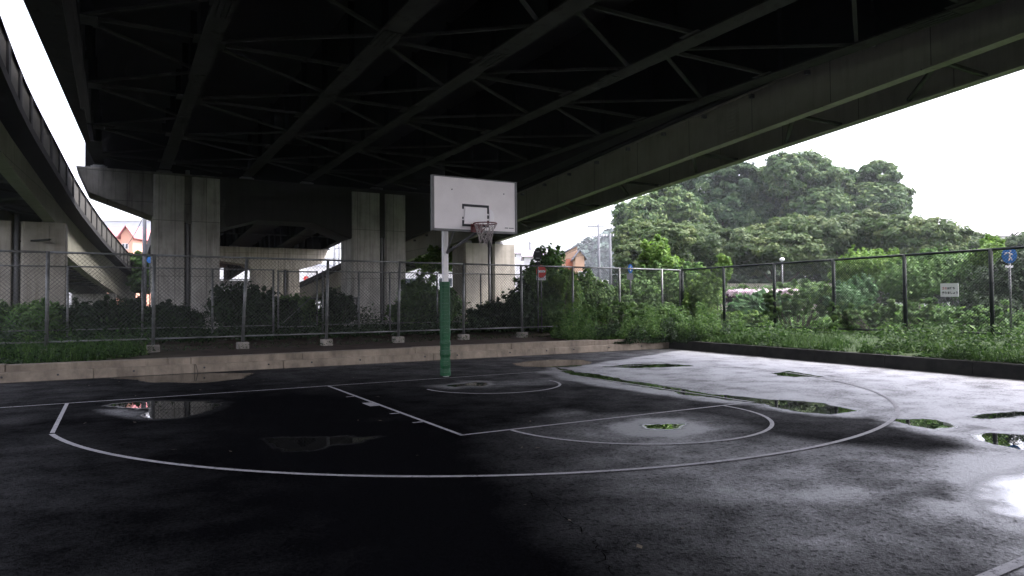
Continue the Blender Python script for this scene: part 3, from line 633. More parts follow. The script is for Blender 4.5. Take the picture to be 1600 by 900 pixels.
lp2 = empty('ramp_pier', (-6.6, 41, .45), 'plain concrete pier holding the low far end of the left ramp', 'bridge pier', 'piers under the side ramps')
mb = MB(); Xp = float(np.interp(41, YS, LX)); mb.box(Xp-2.9, Xp-.3, 41, 42.2, .3, float(np.interp(41, YS, LZ))-3.25); mb.build('column', M['conc'], lp2, bevel=.06)

# ------------------------------------------------------------------ fences
def chain(mb, a, b, z0, z1, pitch, r):
    a = np.array(a, float); b = np.array(b, float); L_ = np.hypot(*(b-a)); u = (b-a)/L_; H_ = z1-z0
    def seg(s0, h0, s1, h1):
        A = Vector((*(a+u*s0), z0+h0)); B = Vector((*(a+u*s1), z0+h1)); mb.tube([A, B], r, 3, caps=False)
    s = -H_
    while s < L_:
        s0, h0 = (s, 0) if s >= 0 else (0, -s); s1, h1 = (s+H_, H_) if s+H_ <= L_ else (L_, L_-s)
        if s1 > s0+.01: seg(s0, h0, s1, h1); seg(s0, H_-h0, s1, H_-h1)
        s += pitch
def fence(name, label, posts, zt, zb, foot, mp, mw, pitch, r, pr=.038, rails=(), footing=None, group=None, wr=None, lean=()):
    f = empty(name, (*posts[0], foot), label, 'fence', group)
    for i, (x, y) in enumerate(posts):
        lx = dict(lean).get(i, 0)
        mb = MB(); mb.tube([(x-lx, y, foot-(.0 if footing else .35)), (x, y, zt+.02)], pr, 10); o = mb.build('post', mp, f, smooth=True)
        for k in (.3, .62): bd = MB(); bd.tube([(x-lx*(1-k), y, foot+(zt-foot)*k-.012), (x-lx*(1-k), y, foot+(zt-foot)*k+.012)], pr+.014, 10); bd.build('clamp', mp, o)
        if footing:
            fb = MB(); a = rg.uniform(-.2, .2)
            fb.box(x-lx-.15, x-lx+.15, y-.15, y+.15, foot-.32, foot-.001); q = fb.build('footing', M['block'], f, bevel=.015)
    for i in range(len(posts)-1):
        a, b = posts[i], posts[i+1]
        mb = MB(); mb.tube([(*a, zt), (*b, zt)], pr*.7, 8); mb.build('top_rail', mp, f, smooth=True)
        mb = MB(); mb.tube([(*a, zb), (*b, zb)], pr*.55, 8); mb.build('bottom_rail', mp, f, smooth=True)
        mb = MB(); chain(mb, a, b, zb+.01, zt-.01, pitch, r); mb.build('chain_link', mw, f)
    return f
ca, sa = math.cos(.054), math.sin(.054)
bp = [(-7.36+i*2.3*ca, 6.99+i*2.3*sa) for i in range(-5, 10)]+[(14.43, 8.25)]
fence('chain_link_fence', 'tall galvanised chain link fence on small concrete feet behind the baseline', bp, 2.876, .70, .536, M['galv'], M['wire'], .105, .0038, .042, footing=True, lean={4: .03, 5: .02, 6: .02, 7: .11, 8: .05, 9: .06, 10: .02, 11: -.03}.items())
rp_ = [(14.43+.0, 8.25)]+[(14.46+.014*i, 8.25-2.34*i) for i in range(1, 12)]
rp_[0] = (14.46, 8.15)
fence('chain_link_fence', 'dark green chain link fence with thick posts along the grassy right side', rp_, 2.885, .62, .50, M['greenpost'], M['greenwire'], .085, .0045, .055)
ip = [(-14.5, 11.5), (-12.2, 11.5), (-9.8, 11.5), (-7.18, 11.5), (-5.2, 11.5), (-3.17, 11.5), (-1.24, 11.5)]
fence('chain_link_fence', 'lower inner chain link fence in front of the left ramp pier', ip, 2.765, .86, .5, M['galv'], M['wire'], .11, .0035, .032)
g_ = empty('fence_gate', (-.4, 11.5, .5), 'narrow chain link gate with diagonal brace between the two viaduct columns', 'gate')
for a, b in ((-1.08, .25),):
    for x in (a, b): mb = MB(); mb.tube([(x, 11.5, .75), (x, 11.5, 2.76)], .03, 8); mb.build('frame', M['galv'], g_, smooth=True)
    mb = MB()
    for z in (.80, 2.72): mb.tube([(a, 11.5, z), (b, 11.5, z)], .025, 8)
    mb.build('frame', M['galv'], g_, smooth=True)
    mb = MB(); mb.tube([(a, 11.5, .8), (b, 11.5, 2.0)], .014, 6); mb.build('brace', M['galv'], g_)
    mb = MB(); chain(mb, (a, 11.5), (b, 11.5), .81, 2.71, .11, .0035); mb.build('chain_link', M['wire'], g_)
ip2 = [(.45, 11.5), (1.77, 11.5), (2.95, 11.5), (4.87, 11.5), (6.77, 11.5), (8.7, 11.5), (10.6, 11.5)]
fence('chain_link_fence', 'lower inner chain link fence in front of the right column and the ramp pier', ip2, 2.745, .85, .5, M['galv'], M['wire'], .11, .0035, .032)

# ------------------------------------------------------------------ hoop
BYP = -.80; BX0, BX1, BZ0, BZ1 = -.60, 1.21, 3.01, 4.025; BC = (BX0+BX1)/2
hoop = empty('basketball_hoop', (.12, .3, 0), 'white basketball backboard and net on a post wrapped in green padding', 'basketball hoop')
mb = MB(); mb.box(.07, .18, .245, .355, 0, 3.75); post = mb.build('post', M['pole'], hoop, bevel=.01)
mb = MB()                                                    # padding with wrinkles near its foot
for k in range(26):
    z0 = .02+k*.0765; z1 = z0+.076; w = .092+(.007*math.sin(k*2.3) if k < 13 else .002*math.sin(k*1.3))
    w2 = .092+(.007*math.sin((k+1)*2.3) if k+1 < 13 else .002*math.sin((k+1)*1.3))
    cx, cyy = .115, .30; c = .03
    def ring(w, z): return [(cx-w+c, cyy-w, z), (cx+w-c, cyy-w, z), (cx+w, cyy-w+c, z), (cx+w, cyy+w-c, z), (cx+w-c, cyy+w, z), (cx-w+c, cyy+w, z), (cx-w, cyy+w-c, z), (cx-w, cyy-w+c, z)]
    A, B = ring(w, z0), ring(w2, z1); n = len(mb.v); mb.v += A+B
    for i in range(8): mb.f.append((n+i, n+(i+1) % 8, n+8+(i+1) % 8, n+8+i)); mb.m.append(0)
    if k == 25: mb.f.append(tuple(n+8+i for i in range(8))); mb.m.append(0)
pad = mb.build('padding', M['pad'], hoop, smooth=False)
mb = MB()
for z in (.16, .55, 1.05, 1.55): mb.box(.018, .212, .203, .397, z, z+.012)
mb.build('strap', mat('dark green strap', (.004, .05, .022), .5), pad)
arm = MB()
for z in (3.20, 3.62): arm.box(.06, .20, BYP+.12, .22, z, z+.08)
arm.build('arm', M['framegrey'], hoop)
arm = MB()
arm.tube([(.13, .22, 2.62), (.50, BYP+.10, 3.06)], .03, 6); arm.tube([(.13, .22, 2.62), (-.1, BYP+.10, 3.1)], .02, 6); arm.build('brace', M['framegrey'], hoop)
mb = MB(); mb.box(BX0, BX1, BYP, BYP+.03, BZ0, BZ1); bb = mb.build('backboard', M['board'], hoop)
mb = MB(); t = .045
mb.box(BX0-.02, BX1+.02, BYP-.012, BYP+.07, BZ0-.045, BZ0-.001); mb.box(BX0-.02, BX1+.02, BYP-.012, BYP+.07, BZ1+.001, BZ1+.022)
mb.box(BX0-.045, BX0-.002, BYP-.012, BYP+.07, BZ0-.045, BZ1+.022); mb.box(BX1+.002, BX1+.045, BYP-.012, BYP+.07, BZ0-.045, BZ1+.022)
mb.build('frame', M['framegrey'], bb)
mb = MB(); mb.box(BX0+.3, BX0+1.5, BYP+.035, BYP+.12, BZ0+.18, BZ0+.25); mb.box(BX0+.3, BX0+1.5, BYP+.035, BYP+.12, BZ1-.3, BZ1-.22); mb.build('back_rail', M['framegrey'], bb)
RCX, RCZ = BC+.0, 3.10
sx0, sx1, sz0, sz1 = .0, .60, 3.075, 3.52
mb = MB()                                                    # worn black target square, gaps where tape has peeled
y0, y1 = BYP-.004, BYP-.001
mb.box(sx0, sx1, y0, y1, sz1-.05, sz1); mb.box(sx0, sx0+.04, y0, y1, sz1-.10, sz1-.051); mb.box(sx0, sx0+.03, y0, y1, sz1-.30, sz1-.26); mb.box(sx0, sx0+.04, y0, y1, sz0+.05, sz0+.12)
mb.box(sx1-.04, sx1, y0, y1, sz1-.17, sz1-.051); mb.box(sx1-.04, sx1, y0, y1, sz1-.27, sz1-.20); mb.box(sx1-.04, sx1, y0, y1, sz0+.05, sz0+.14); mb.box(sx0, sx1, y0, y1, sz0, sz0+.049)
mb.build('target_square', M['text'], bb)
mb = MB(); pts = []
mb.prism([(.045, 3.16), (.54, 3.19), (.55, 3.44), (.06, 3.445)], lambda a, b: (a, BYP-.022, b), lambda a, b: (a, BYP-.002, b))
ell = [(.60+.115*math.cos(a), 3.29+.155*math.sin(a)) for a in np.linspace(-1.5, 1.5, 14)]
mb.prism(ell, lambda a, b: (a, BYP-.018, b), lambda a, b: (a, BYP-.002, b))
mb.build('repair_plate', mat('newer white board patch', (.78, .75, .76), .45, (.84, .81, .82), 3), bb)
mb = MB()
for (x, z) in ((-.22, 3.79), (.95, 3.78)): mb.disc((x, BYP-.004, z), (0, -1, 0), .012, .008, 10)
for x0_, n_ in ((.97, 4), (1.065, 6)):                      # maker's mark, too small to read: dark letter strokes
    for i in range(n_): mb.box(x0_+i*.019, x0_+i*.019+.013, BYP-.003, BYP-.001, 3.075, 3.093)
mb.build('marking', M['text'], bb)
mb = MB(); R_ = .225; rc = (RCX+.0, BYP-.02-.15-R_, RCZ)
ring_ = [(rc[0]+R_*math.cos(2*math.pi*i/36), rc[1]+R_*math.sin(2*math.pi*i/36), rc[2]) for i in range(37)]
mb.tube(ring_, .012, 8, caps=False); mb.box(rc[0]-.10, rc[0]+.10, BYP-.175, BYP-.022, RCZ-.02, RCZ+.01); mb.box(rc[0]-.13, rc[0]+.13, BYP-.036, BYP-.023, RCZ-.14, RCZ+.03)
for s in (-1, 1): mb.tube([(rc[0]+s*.10, BYP-.03, RCZ-.12), (rc[0]+s*.16, BYP-.03-.18, RCZ-.01)], .009, 6)
rim = mb.build('rim', M['rim'], hoop, smooth=False)
mb = MB(); NS = 14
lev = [(0, .222), (.09, .185), (.18, .155), (.26, .135), (.34, .122), (.41, .125)]
for k in range(NS):
    for d in (1, -1):
        pts = []
        for li, (dz, r) in enumerate(lev):
            a = 2*math.pi*(k+d*li*.5)/NS; pts.append((rc[0]+r*math.cos(a)+random.uniform(-.012, .012), rc[1]+r*math.sin(a)+random.uniform(-.012, .012), RCZ-.01-dz*(.9+.2*math.sin(k*1.9))+random.uniform(-.014, .014)))
        mb.tube(pts, .0052, 4, caps=False)
mb.build('net', M['net'], hoop)

# ------------------------------------------------------------------ lettering helper
def text(body, size, origin, xdir, zdir, m, parent, name='lettering', align='LEFT', bold=0):
    cu = bpy.data.curves.new(name, 'FONT'); cu.body = body; cu.size = size; cu.align_x = align; cu.offset = bold; cu.resolution_u = 3
    o = bpy.data.objects.new(name, cu); C.objects.link(o)
    dg = bpy.context.evaluated_depsgraph_get(); dg.update(); me = bpy.data.meshes.new_from_object(o.evaluated_get(dg))
    bpy.data.objects.remove(o); me.name = name; me.materials.clear(); me.materials.append(m)
    xd = Vector(xdir).normalized(); zd = Vector(zdir).normalized(); nd = xd.cross(zd)
    Mx = Matrix(((xd.x, zd.x, nd.x, origin[0]), (xd.y, zd.y, nd.y, origin[1]), (xd.z, zd.z, nd.z, origin[2]), (0, 0, 0, 1)))
    off = world_off(parent); me.transform(Matrix.Translation(-off) @ Mx)
    q = bpy.data.objects.new(name, me); C.objects.link(q); q.parent = parent
    return q, me
# notice on the right-hand fence: face towards -X
a, b = onX(1469.5, 443, 14.42), onX(1498, 463.5, 14.42)
YL, YR, ZT, ZB = a[1], b[1], a[2], b[2]
sg = empty('notice_sign', (14.42, (YL+YR)/2, ZB), 'small white notice with Japanese lettering wired to the right fence', 'notice')
mb = MB(); mb.box(14.405, 14.418, YR, YL, ZB, ZT); mb.build('panel', mat('white notice board', (.88, .87, .88), .5, (.92, .91, .92), 4), sg)
W_, H_ = YL-YR, ZT-ZB; s_ = W_/6.5
def line(parts, zz):
    c = YL-W_*.08
    for body, m_ in parts:
        text(body, s_, (14.401, c, zz), (0, -1, 0), (0, 0, 1), m_, sg, bold=s_*.04); c -= s_*len(body)*.96
line([('ゴミ', M['textred']), ('は持ち', M['text'])], ZB+H_*.56); line([('帰りましょう', M['text'])], ZB+H_*.22)

# ------------------------------------------------------------------ foliage
def leaves(name, clumps, n, size, m, parent=None, seed=0, flat=.5, shell=.55, cl=60, spread=.16, upb=.6, kind=None, droop=0, aspect=1.6):
    rg_ = np.random.RandomState(seed); cl_ = np.array(clumps, float); vol = (cl_[:, 3]*cl_[:, 4]+cl_[:, 4]*cl_[:, 5]+cl_[:, 3]*cl_[:, 5]); pr = vol/vol.sum()
    K = max(8, int(cl*len(cl_))); ci = rg_.choice(len(cl_), K, p=pr)
    d = rg_.randn(K, 3); d /= np.linalg.norm(d, axis=1)[:, None]; r = shell+(1-shell)*rg_.rand(K)**.6
    cc = cl_[ci, :3]+d*r[:, None]*cl_[ci, 3:6]
    rs = cl_[ci, 3:6].mean(1)*spread*(.6+.9*rg_.rand(K))
    li = rg_.randint(0, K, n); g = rg_.randn(n, 3); g /= np.linalg.norm(g, axis=1)[:, None]; g *= (rg_.rand(n)**.4)[:, None]
    pos = cc[li]+g*rs[li][:, None]*np.array([1.25, 1.25, flat*1.4])
    out = d[li]*.7+g*.8+rg_.randn(n, 3)*.55+np.array([0, 0, upb]); nrm = out/np.linalg.norm(out, axis=1)[:, None]
    a = rg_.randn(n, 3); a[:, 2] -= droop; a -= nrm*(a*nrm).sum(1)[:, None]; a /= np.linalg.norm(a, axis=1)[:, None]; b = np.cross(nrm, a)
    s = size*(.55+.9*rg_.rand(n))[:, None]
    V = np.stack([pos-a*s*.5*aspect, pos+b*s*.42-a*s*.05, pos+a*s*.5*aspect, pos-b*s*.42-a*s*.05], 1).reshape(-1, 3)
    F = np.arange(4*n).reshape(-1, 4)
    tone = np.clip(.5+.22*rg_.randn(K)[li]+.2*rg_.randn(n), 0, 1)
    return raw_mesh(name, V, F, m, fattr={'rnd': tone}, parent=parent)
def tree(name, label, base, clumps, n, size, m, group, seed, tr=.3, cl=60, cat='tree', spread=.16, flat=.5, shell=.55, limbs=True):
    t = empty(name, base, label, cat, group); b = Vector(tuple(map(float, base))); rr_ = random.Random(seed)
    low = min(c[2]-c[5]*.3 for c in clumps); mean = Vector((sum(c[0] for c in clumps)/len(clumps), sum(c[1] for c in clumps)/len(clumps), low))
    fork = b.lerp(mean, .55); mb = MB(); mb.tube([b-Vector((0, 0, .3)), b.lerp(fork, .5)+Vector((rr_.uniform(-.1, .1), 0, 0)), fork], [tr*1.25, tr, tr*.85], 9)
    if limbs:
        for c in clumps:
            e = Vector(c[:3]); mid = fork.lerp(e, .5)+Vector((0, 0, -.1*(e-fork).length)); mb.tube([fork, mid, e], [tr*.6, tr*.35, tr*.12], 6)
    mb.build('trunk', M['bark'], t, smooth=True)
    leaves('crown', clumps, n, size, m, t, seed, cl=cl, spread=spread, flat=flat, shell=shell)
    return t
def px_clump(px, py, depth, rx, rzz, ry=None):             # screen-sized ellipsoid: radii given in reference pixels
    p = at(px, py, depth); k = depth/FPX; return (p[0], p[1], p[2], rx*k, (ry or rx)*k, rzz*k)
def base_px(px, depth, z=.48): p = at(px, 480, depth); return (p[0], p[1], z)
G = 'dark camphor trees massed beyond the park'
bigs = [
 ('broad dark evergreen at the left end of the tall tree mass, nearest the deck edge', 1020, 78, [(1000, 345, 40, 36), (1045, 322, 40, 32), (1070, 350, 40, 40), (990, 380, 32, 40)], 'camphor2'),
 ('deep blue green evergreen second from the left of the tall mass', 1120, 84, [(1105, 300, 46, 38), (1150, 290, 40, 36), (1130, 340, 60, 40), (1085, 335, 36, 36), (1175, 320, 36, 40)], 'camphor'),
 ('tallest rounded evergreen of the tree mass, peaking above the rest', 1240, 82, [(1225, 275, 36, 34), (1258, 268, 38, 30), (1290, 290, 36, 30), (1235, 320, 50, 38), (1200, 300, 30, 40), (1280, 330, 46, 36)], 'camphor2'),
 ('dark flat topped evergreen just right of the tallest crown', 1330, 85, [(1310, 295, 36, 30), (1340, 300, 36, 30), (1320, 335, 56, 40)], 'camphor'),
 ('greyish evergreen at the right end of the tall tree mass', 1378, 80, [(1372, 282, 32, 28), (1392, 315, 28, 34), (1365, 330, 44, 40)], 'camphor2')]
for i, (lab, bx, dp, cls, mm) in enumerate(bigs):
    cl_ = [px_clump(x, y, dp+random.uniform(-3, 3), rx, rz_) for x, y, rx, rz_ in cls]
    tree('evergreen_tree', lab, base_px(bx, dp), cl_, 34000+7000*len(cls), .30, M[mm], G, 100+i, .6, cl=130, spread=.19, flat=.55, shell=.7)
G = 'yellowish cherry trees in a row in front of the tall trees'
mids = [
 ('yellow green spreading tree at the left end of the lower row, under the deck edge', 1010, 50, [(1000, 372, 40, 26), (1045, 372, 40, 24), (1010, 405, 46, 28), (985, 405, 24, 34), (1050, 412, 30, 24)], 'cherry'),
 ('yellow green spreading tree second from left in the lower row', 1110, 53, [(1085, 372, 44, 24), (1130, 382, 44, 26), (1100, 408, 50, 26), (1150, 405, 36, 24)], 'cherry2'),
 ('yellowest tree of the lower row, in the middle below the tallest crown', 1215, 52, [(1190, 378, 40, 26), (1238, 362, 44, 26), (1225, 392, 56, 26), (1180, 408, 34, 22), (1265, 405, 40, 22)], 'cherry'),
 ('pale green spreading tree right of the yellowest one', 1330, 54, [(1300, 366, 46, 28), (1350, 355, 46, 28), (1330, 388, 60, 28), (1300, 405, 40, 22)], 'cherry2'),
 ('soft green layered tree near the right end of the lower row', 1430, 50, [(1410, 362, 46, 26), (1460, 368, 46, 24), (1440, 392, 60, 22)], 'cherry'),
 ('hazy olive tree at the right edge of the photo', 1550, 56, [(1510, 385, 40, 20), (1560, 388, 40, 18), (1610, 385, 40, 22), (1570, 410, 60, 22)], 'cherry2')]
for i, (lab, bx, dp, cls, mm) in enumerate(mids):
    cl_ = [px_clump(x, y, dp+random.uniform(-2, 2), rx, rz_) for x, y, rx, rz_ in cls]
    tree('cherry_tree', lab, base_px(bx, dp), cl_, 20000+7000*len(cls), .17, M[mm], G, 200+i, .28, cl=120, spread=.21, flat=.5, shell=.35)
# dark understorey beneath the rows
mb_cl = [px_clump(x, 438, 64, 44, 42, 20) for x in range(985, 1700, 34)]
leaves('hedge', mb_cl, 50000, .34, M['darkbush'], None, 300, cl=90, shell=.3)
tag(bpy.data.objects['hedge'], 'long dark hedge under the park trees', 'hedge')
# far wooded hill
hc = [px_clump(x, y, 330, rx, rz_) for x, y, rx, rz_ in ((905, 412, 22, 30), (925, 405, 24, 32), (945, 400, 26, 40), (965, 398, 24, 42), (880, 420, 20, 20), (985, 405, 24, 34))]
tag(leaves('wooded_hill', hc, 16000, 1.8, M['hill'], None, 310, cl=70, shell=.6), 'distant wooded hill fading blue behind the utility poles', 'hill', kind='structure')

def stalks(x0, x1, yb, yt, n, seed, w=3.2):
    r_ = random.Random(seed); out = []
    for i in range(n):
        x = x0+(x1-x0)*(i+r_.uniform(0, 1))/n; t = yt+r_.uniform(0, .35)*(yb-yt); h = (yb-t)/2; out.append((x, t+h, w*r_.uniform(.7, 1.4), h))
    return out
def bush(label, spec, depth, n, size, m, seed, group=None, name='shrub', cat='shrub', flat=.7, cl=40, spread=.25, shell=.3, stems=6, base=.38, droop=0, upb=.5, sprig=9):
    rr0 = random.Random(seed*3); spec = list(spec); main = list(spec); ext = []
    if sprig:
        for x, y, rx, rz_ in main:
            for q in range(sprig):
                th = rr0.uniform(-.15, 3.3); L_ = rr0.uniform(.9, 1.15); ext.append((x+math.cos(th)*rx*L_, y-math.sin(th)*rz_*L_-2, rr0.uniform(2.5, 6), rr0.uniform(4, 10)))
    cls = [px_clump(x, y, depth+rr0.uniform(-.6, .6), rx, rz_) for x, y, rx, rz_ in main+ext]
    bx = sum(c[0] for c in cls)/len(cls); by = sum(c[1] for c in cls)/len(cls)
    o = empty(name, (bx, by, base), label, cat, group); rr_ = random.Random(seed)
    mb = MB()
    for k in range(stems):
        c = cls[k % len(cls)]; e = Vector((c[0]+rr_.uniform(-.6, .6)*c[3], c[1]+rr_.uniform(-.5, .5)*c[4], c[2]+.3*c[5])); s = Vector((c[0]*.5+bx*.5+rr_.uniform(-.15, .15), by+rr_.uniform(-.1, .1), base-.05))
        mb.tube([s, s.lerp(e, .5)+Vector((rr_.uniform(-.1, .1),)*3), e], [.02, .014, .005], 5)
    mb.build('stem', M['bark'], o); leaves('foliage', cls, int(n*1.7), size*.72, m, o, seed, flat=flat, cl=cl, spread=spread, shell=shell, droop=droop, upb=upb)
    return o
S = 'shrubs growing behind the fences'
bush('tangle of lit weeds in front of the fence just left of its corner', stalks(900, 1075, 530, 468, 34, 9, 7), 25.2, 17000, .075, M['weed'], 399, S, cl=7, sprig=0, stems=20)
bush('big leafy mound of vines right of the ramp pier, brightest at its right', [(850, 478, 38, 34), (880, 470, 30, 38), (868, 500, 50, 24)], 27.3, 17000, .11, M['bush'], 400, S)
bush('bright yellow green vine hanging over the fence left of the corner', [(884, 446, 20, 16), (893, 466, 14, 24)], 26.5, 3800, .09, M['fresh'], 401, S)
bush('open branching sapling poking above the fence right of the round black sign', [(860, 405, 22, 16), (852, 425, 26, 16), (838, 440, 30, 18)], 28.3, 2600, .14, M['bush'], 402, S, name='sapling', cat='sapling')
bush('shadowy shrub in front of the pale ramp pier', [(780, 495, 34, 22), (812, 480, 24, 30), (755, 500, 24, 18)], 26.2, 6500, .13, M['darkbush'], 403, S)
bush('wide green bush filling the gap behind the green padded post', [(655, 468, 34, 34), (690, 480, 26, 26), (640, 490, 30, 22)], 30, 8000, .15, M['bush'], 404, S)
bush('yellowish tree crown over the inner fence left of the pole', [(690, 408, 24, 18), (670, 415, 18, 14), (708, 402, 16, 14)], 40, 3200, .18, M['fresh'], 405, S, name='small_tree', cat='tree', base=.5)
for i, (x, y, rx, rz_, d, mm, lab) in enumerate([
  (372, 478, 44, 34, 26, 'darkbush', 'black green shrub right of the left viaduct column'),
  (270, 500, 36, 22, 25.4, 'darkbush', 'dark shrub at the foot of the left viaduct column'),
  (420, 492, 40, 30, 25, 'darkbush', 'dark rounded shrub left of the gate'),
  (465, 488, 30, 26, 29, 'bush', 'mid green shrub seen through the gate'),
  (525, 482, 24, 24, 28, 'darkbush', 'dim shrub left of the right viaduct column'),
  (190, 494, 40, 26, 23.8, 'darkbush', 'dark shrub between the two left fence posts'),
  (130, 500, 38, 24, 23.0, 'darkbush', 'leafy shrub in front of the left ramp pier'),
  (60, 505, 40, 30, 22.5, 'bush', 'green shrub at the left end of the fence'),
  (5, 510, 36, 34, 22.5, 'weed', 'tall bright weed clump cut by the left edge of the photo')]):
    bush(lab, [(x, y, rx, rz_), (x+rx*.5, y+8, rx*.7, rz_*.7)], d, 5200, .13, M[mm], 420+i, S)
R = 'bushes beyond the right-hand fence'
rb = [
 ('bright young tree rising above the fence corner', [(1025, 398, 20, 22), (1040, 412, 22, 12), (1015, 410, 14, 12)], 30, 2600, .15, 'fresh'),
 ('round bush just left of the fence corner post', [(1000, 462, 34, 36), (1020, 440, 26, 22)], 29.6, 7000, .13, 'bush'),
 ('loose weed bush left of the thin blue sign', [(935, 470, 38, 26), (960, 480, 34, 28), (915, 450, 24, 24)], 28.4, 7500, .13, 'weed'),
 ('olive green bush between the corner post and the next', [(1050, 455, 18, 34), (1085, 460, 22, 40)], 30, 6000, .12, 'bush'),
 ('yellow green bush with climbing sprays right of the corner', [(1100, 468, 26, 40), (1130, 425, 12, 20)], 28.3, 7000, .11, 'fresh'),
 ('low lime green plant under the purple flowers', stalks(1128, 1200, 512, 482, 16, 6, 5), 26.8, 6000, .075, 'fresh'),
 ('tall stemmed bush with bare brown stalks behind the fence', stalks(1198, 1300, 502, 436, 26, 5, 4.5), 25.0, 15000, .075, 'weed'),
 ('bright topped bush below the tree row, left of the notice', [(1350, 412, 38, 18), (1330, 430, 30, 22), (1390, 420, 26, 22)], 30, 6800, .12, 'fresh'),
 ('dark hollow bush behind the small white notice', [(1420, 440, 40, 32), (1460, 425, 44, 30), (1500, 430, 40, 34)], 26, 11000, .12, 'bush'),
 ('silvery green bush right of the tall stemmed one', [(1320, 470, 26, 24), (1345, 460, 20, 22)], 25, 4800, .10, 'broad'),
 ('weedy clump at the foot of the fence left of the notice', stalks(1300, 1470, 518, 462, 30, 7, 7), 22.6, 17000, .075, 'weed'),
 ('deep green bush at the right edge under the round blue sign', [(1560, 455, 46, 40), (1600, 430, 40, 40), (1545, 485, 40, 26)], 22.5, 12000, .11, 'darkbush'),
 ('lime sprays rising above the fence right of the notice', [(1550, 395, 16, 18), (1535, 408, 16, 12)], 25, 2200, .11, 'fresh'),
 ('weedy clump at the foot of the fence under the notice', stalks(1440, 1600, 525, 470, 26, 8, 8), 20.8, 16000, .07, 'bush')]
for i, (lab, spec, d, n, s, mm) in enumerate(rb): bush(lab, spec, d, n, s, M[mm], 500+i, R, cl=50 if len(spec) < 8 else 7, sprig=9 if len(spec) < 8 else 0, stems=6 if len(spec) < 8 else len(spec))
bush('weedy green bank of plants in front of the low park wall', [(1030, 462, 40, 14), (1090, 462, 40, 14), (1145, 460, 30, 10), (1210, 462, 40, 12), (1260, 458, 40, 12)], 38, 13000, .2, M['weed'], 539, R)
t_ = bush('purple leaved patch topped with pale pink flowers', [(1165, 466, 30, 9), (1195, 467, 26, 9), (1215, 466, 18, 8)], 34, 3200, .16, M['purple'], 540, R, name='flower_bed', cat='flower bed', sprig=0)
leaves('petals', [px_clump(1160, 457, 34, 24, 4.5), px_clump(1195, 457, 34, 26, 4.5), px_clump(1230, 456, 34, 20, 4)], 1500, .14, M['petal'], t_, 541, shell=.2)
bush('blue green broad leaved plant in front of the purple patch', [(1165, 482, 22, 12), (1190, 478, 18, 14), (1215, 485, 16, 16)], 28.6, 600, .34, M['broad'], 542, R, name='broad_leaf_plant', cat='plant')

# undergrowth (uncountable)
def scatter(poly, n, zf, size, m, seed, h=.18, name='undergrowth', spread=.5, hvar=1.0):
    rg_ = np.random.RandomState(seed); poly = np.array(poly, float); lo, hi = poly.min(0), poly.max(0)
    Q = lo+(hi-lo)*rg_.rand(n*3, 2); Q = Q[inside(Q, poly)][:n]
    dens = fbm(Q, 1.3, seed); Q = Q[dens > .30]; dens = fbm(Q, 1.3, seed); n = len(Q)
    hh = h*(.12+1.5*sm(.35, .72, dens)*sm(.25, .7, vnoise(Q, 3.2, seed+9))*hvar)*rg_.rand(n); pos = np.column_stack([Q, zf+hh])
    nrm = rg_.randn(n, 3)*.6+np.array([0, 0, .9]); nrm /= np.linalg.norm(nrm, axis=1)[:, None]
    a = rg_.randn(n, 3); a -= nrm*(a*nrm).sum(1)[:, None]; a /= np.linalg.norm(a, axis=1)[:, None]; b = np.cross(nrm, a); s = size*(.5+rg_.rand(n))[:, None]
    V = np.stack([pos-a*s*.8, pos+b*s*.4, pos+a*s*.8, pos-b*s*.4], 1).reshape(-1, 3)
    o = raw_mesh(name, V, np.arange(4*n).reshape(-1, 4), m, fattr={'rnd': np.clip(.5+.3*rg_.randn(n), 0, 1)})
    return o
def blades(poly, n, zf, h, m, seed, name='grass'):
    rg_ = np.random.RandomState(seed); poly = np.array(poly, float); lo, hi = poly.min(0), poly.max(0)
    Q = lo+(hi-lo)*rg_.rand(n*3, 2); Q = Q[inside(Q, poly)][:n]; Q = Q[fbm(Q, .9, seed) > .38]; n = len(Q)
    p = np.column_stack([Q, np.full(n, zf)]); th = rg_.rand(n)*6.28; w = np.stack([np.cos(th), np.sin(th), 0*th], 1)*.007
    l = np.stack([rg_.randn(n)*.35, rg_.randn(n)*.35, np.ones(n)], 1)*(h*(.4+.8*rg_.rand(n)))[:, None]
    bend = np.stack([rg_.randn(n)*.5, rg_.randn(n)*.5, -.15*np.ones(n)], 1)*h*.5
    V = np.stack([p-w, p+w, p+l*.6+w*.8, p+l*.6-w*.8, p+l+bend+w*.15, p+l+bend-w*.15], 1).reshape(-1, 3)
    i = np.arange(n)*6; F = np.concatenate([np.stack([i, i+1, i+2, i+3], 1), np.stack([i+3, i+2, i+4, i+5], 1)])
    t = np.clip(.5+.3*rg_.randn(n), 0, 1); return raw_mesh(name, V, F, m, fattr={'rnd': np.concatenate([t, t])})
bank = [(xr(4)+.1, 3.9), (xr(-8)+.1, -8), (xr(-12)+.1, -12), (14.6, -12), (14.6, 8), (10.3, 8), (10.2, 4.6)]
tag(blades(bank, 36000, .30, .26, M['bank'], 600), 'rough grass on the bank in front of the right fence', 'grass', kind='stuff')
tag(scatter(bank, 120000, .27, .052, M['bank'], 601, .40, hvar=1.0), 'low leafy weeds over the right bank', 'undergrowth', kind='stuff')
cor = [(6.6, 4.75), (9.0, 4.35), (10.4, 4.2), (10.6, 2.6), (12.5, 3), (13.5, 8.5), (8, 8.3), (6.9, 6.5)]
tag(scatter(cor, 60000, .36, .05, M['weed'], 602, .75), 'deep leafy weeds heaped in the corner of the court', 'undergrowth', kind='stuff')
tag(scatter([(7.4, 4.6), (8.3, 4.22), (10.0, 4.1), (10.0, 3.2), (11.5, 2), (12, 6), (8, 6.2)], 30000, .22, .05, M['darkbush'], 603, .5), 'dark trailing weeds over the kerb end', 'undergrowth', kind='stuff')
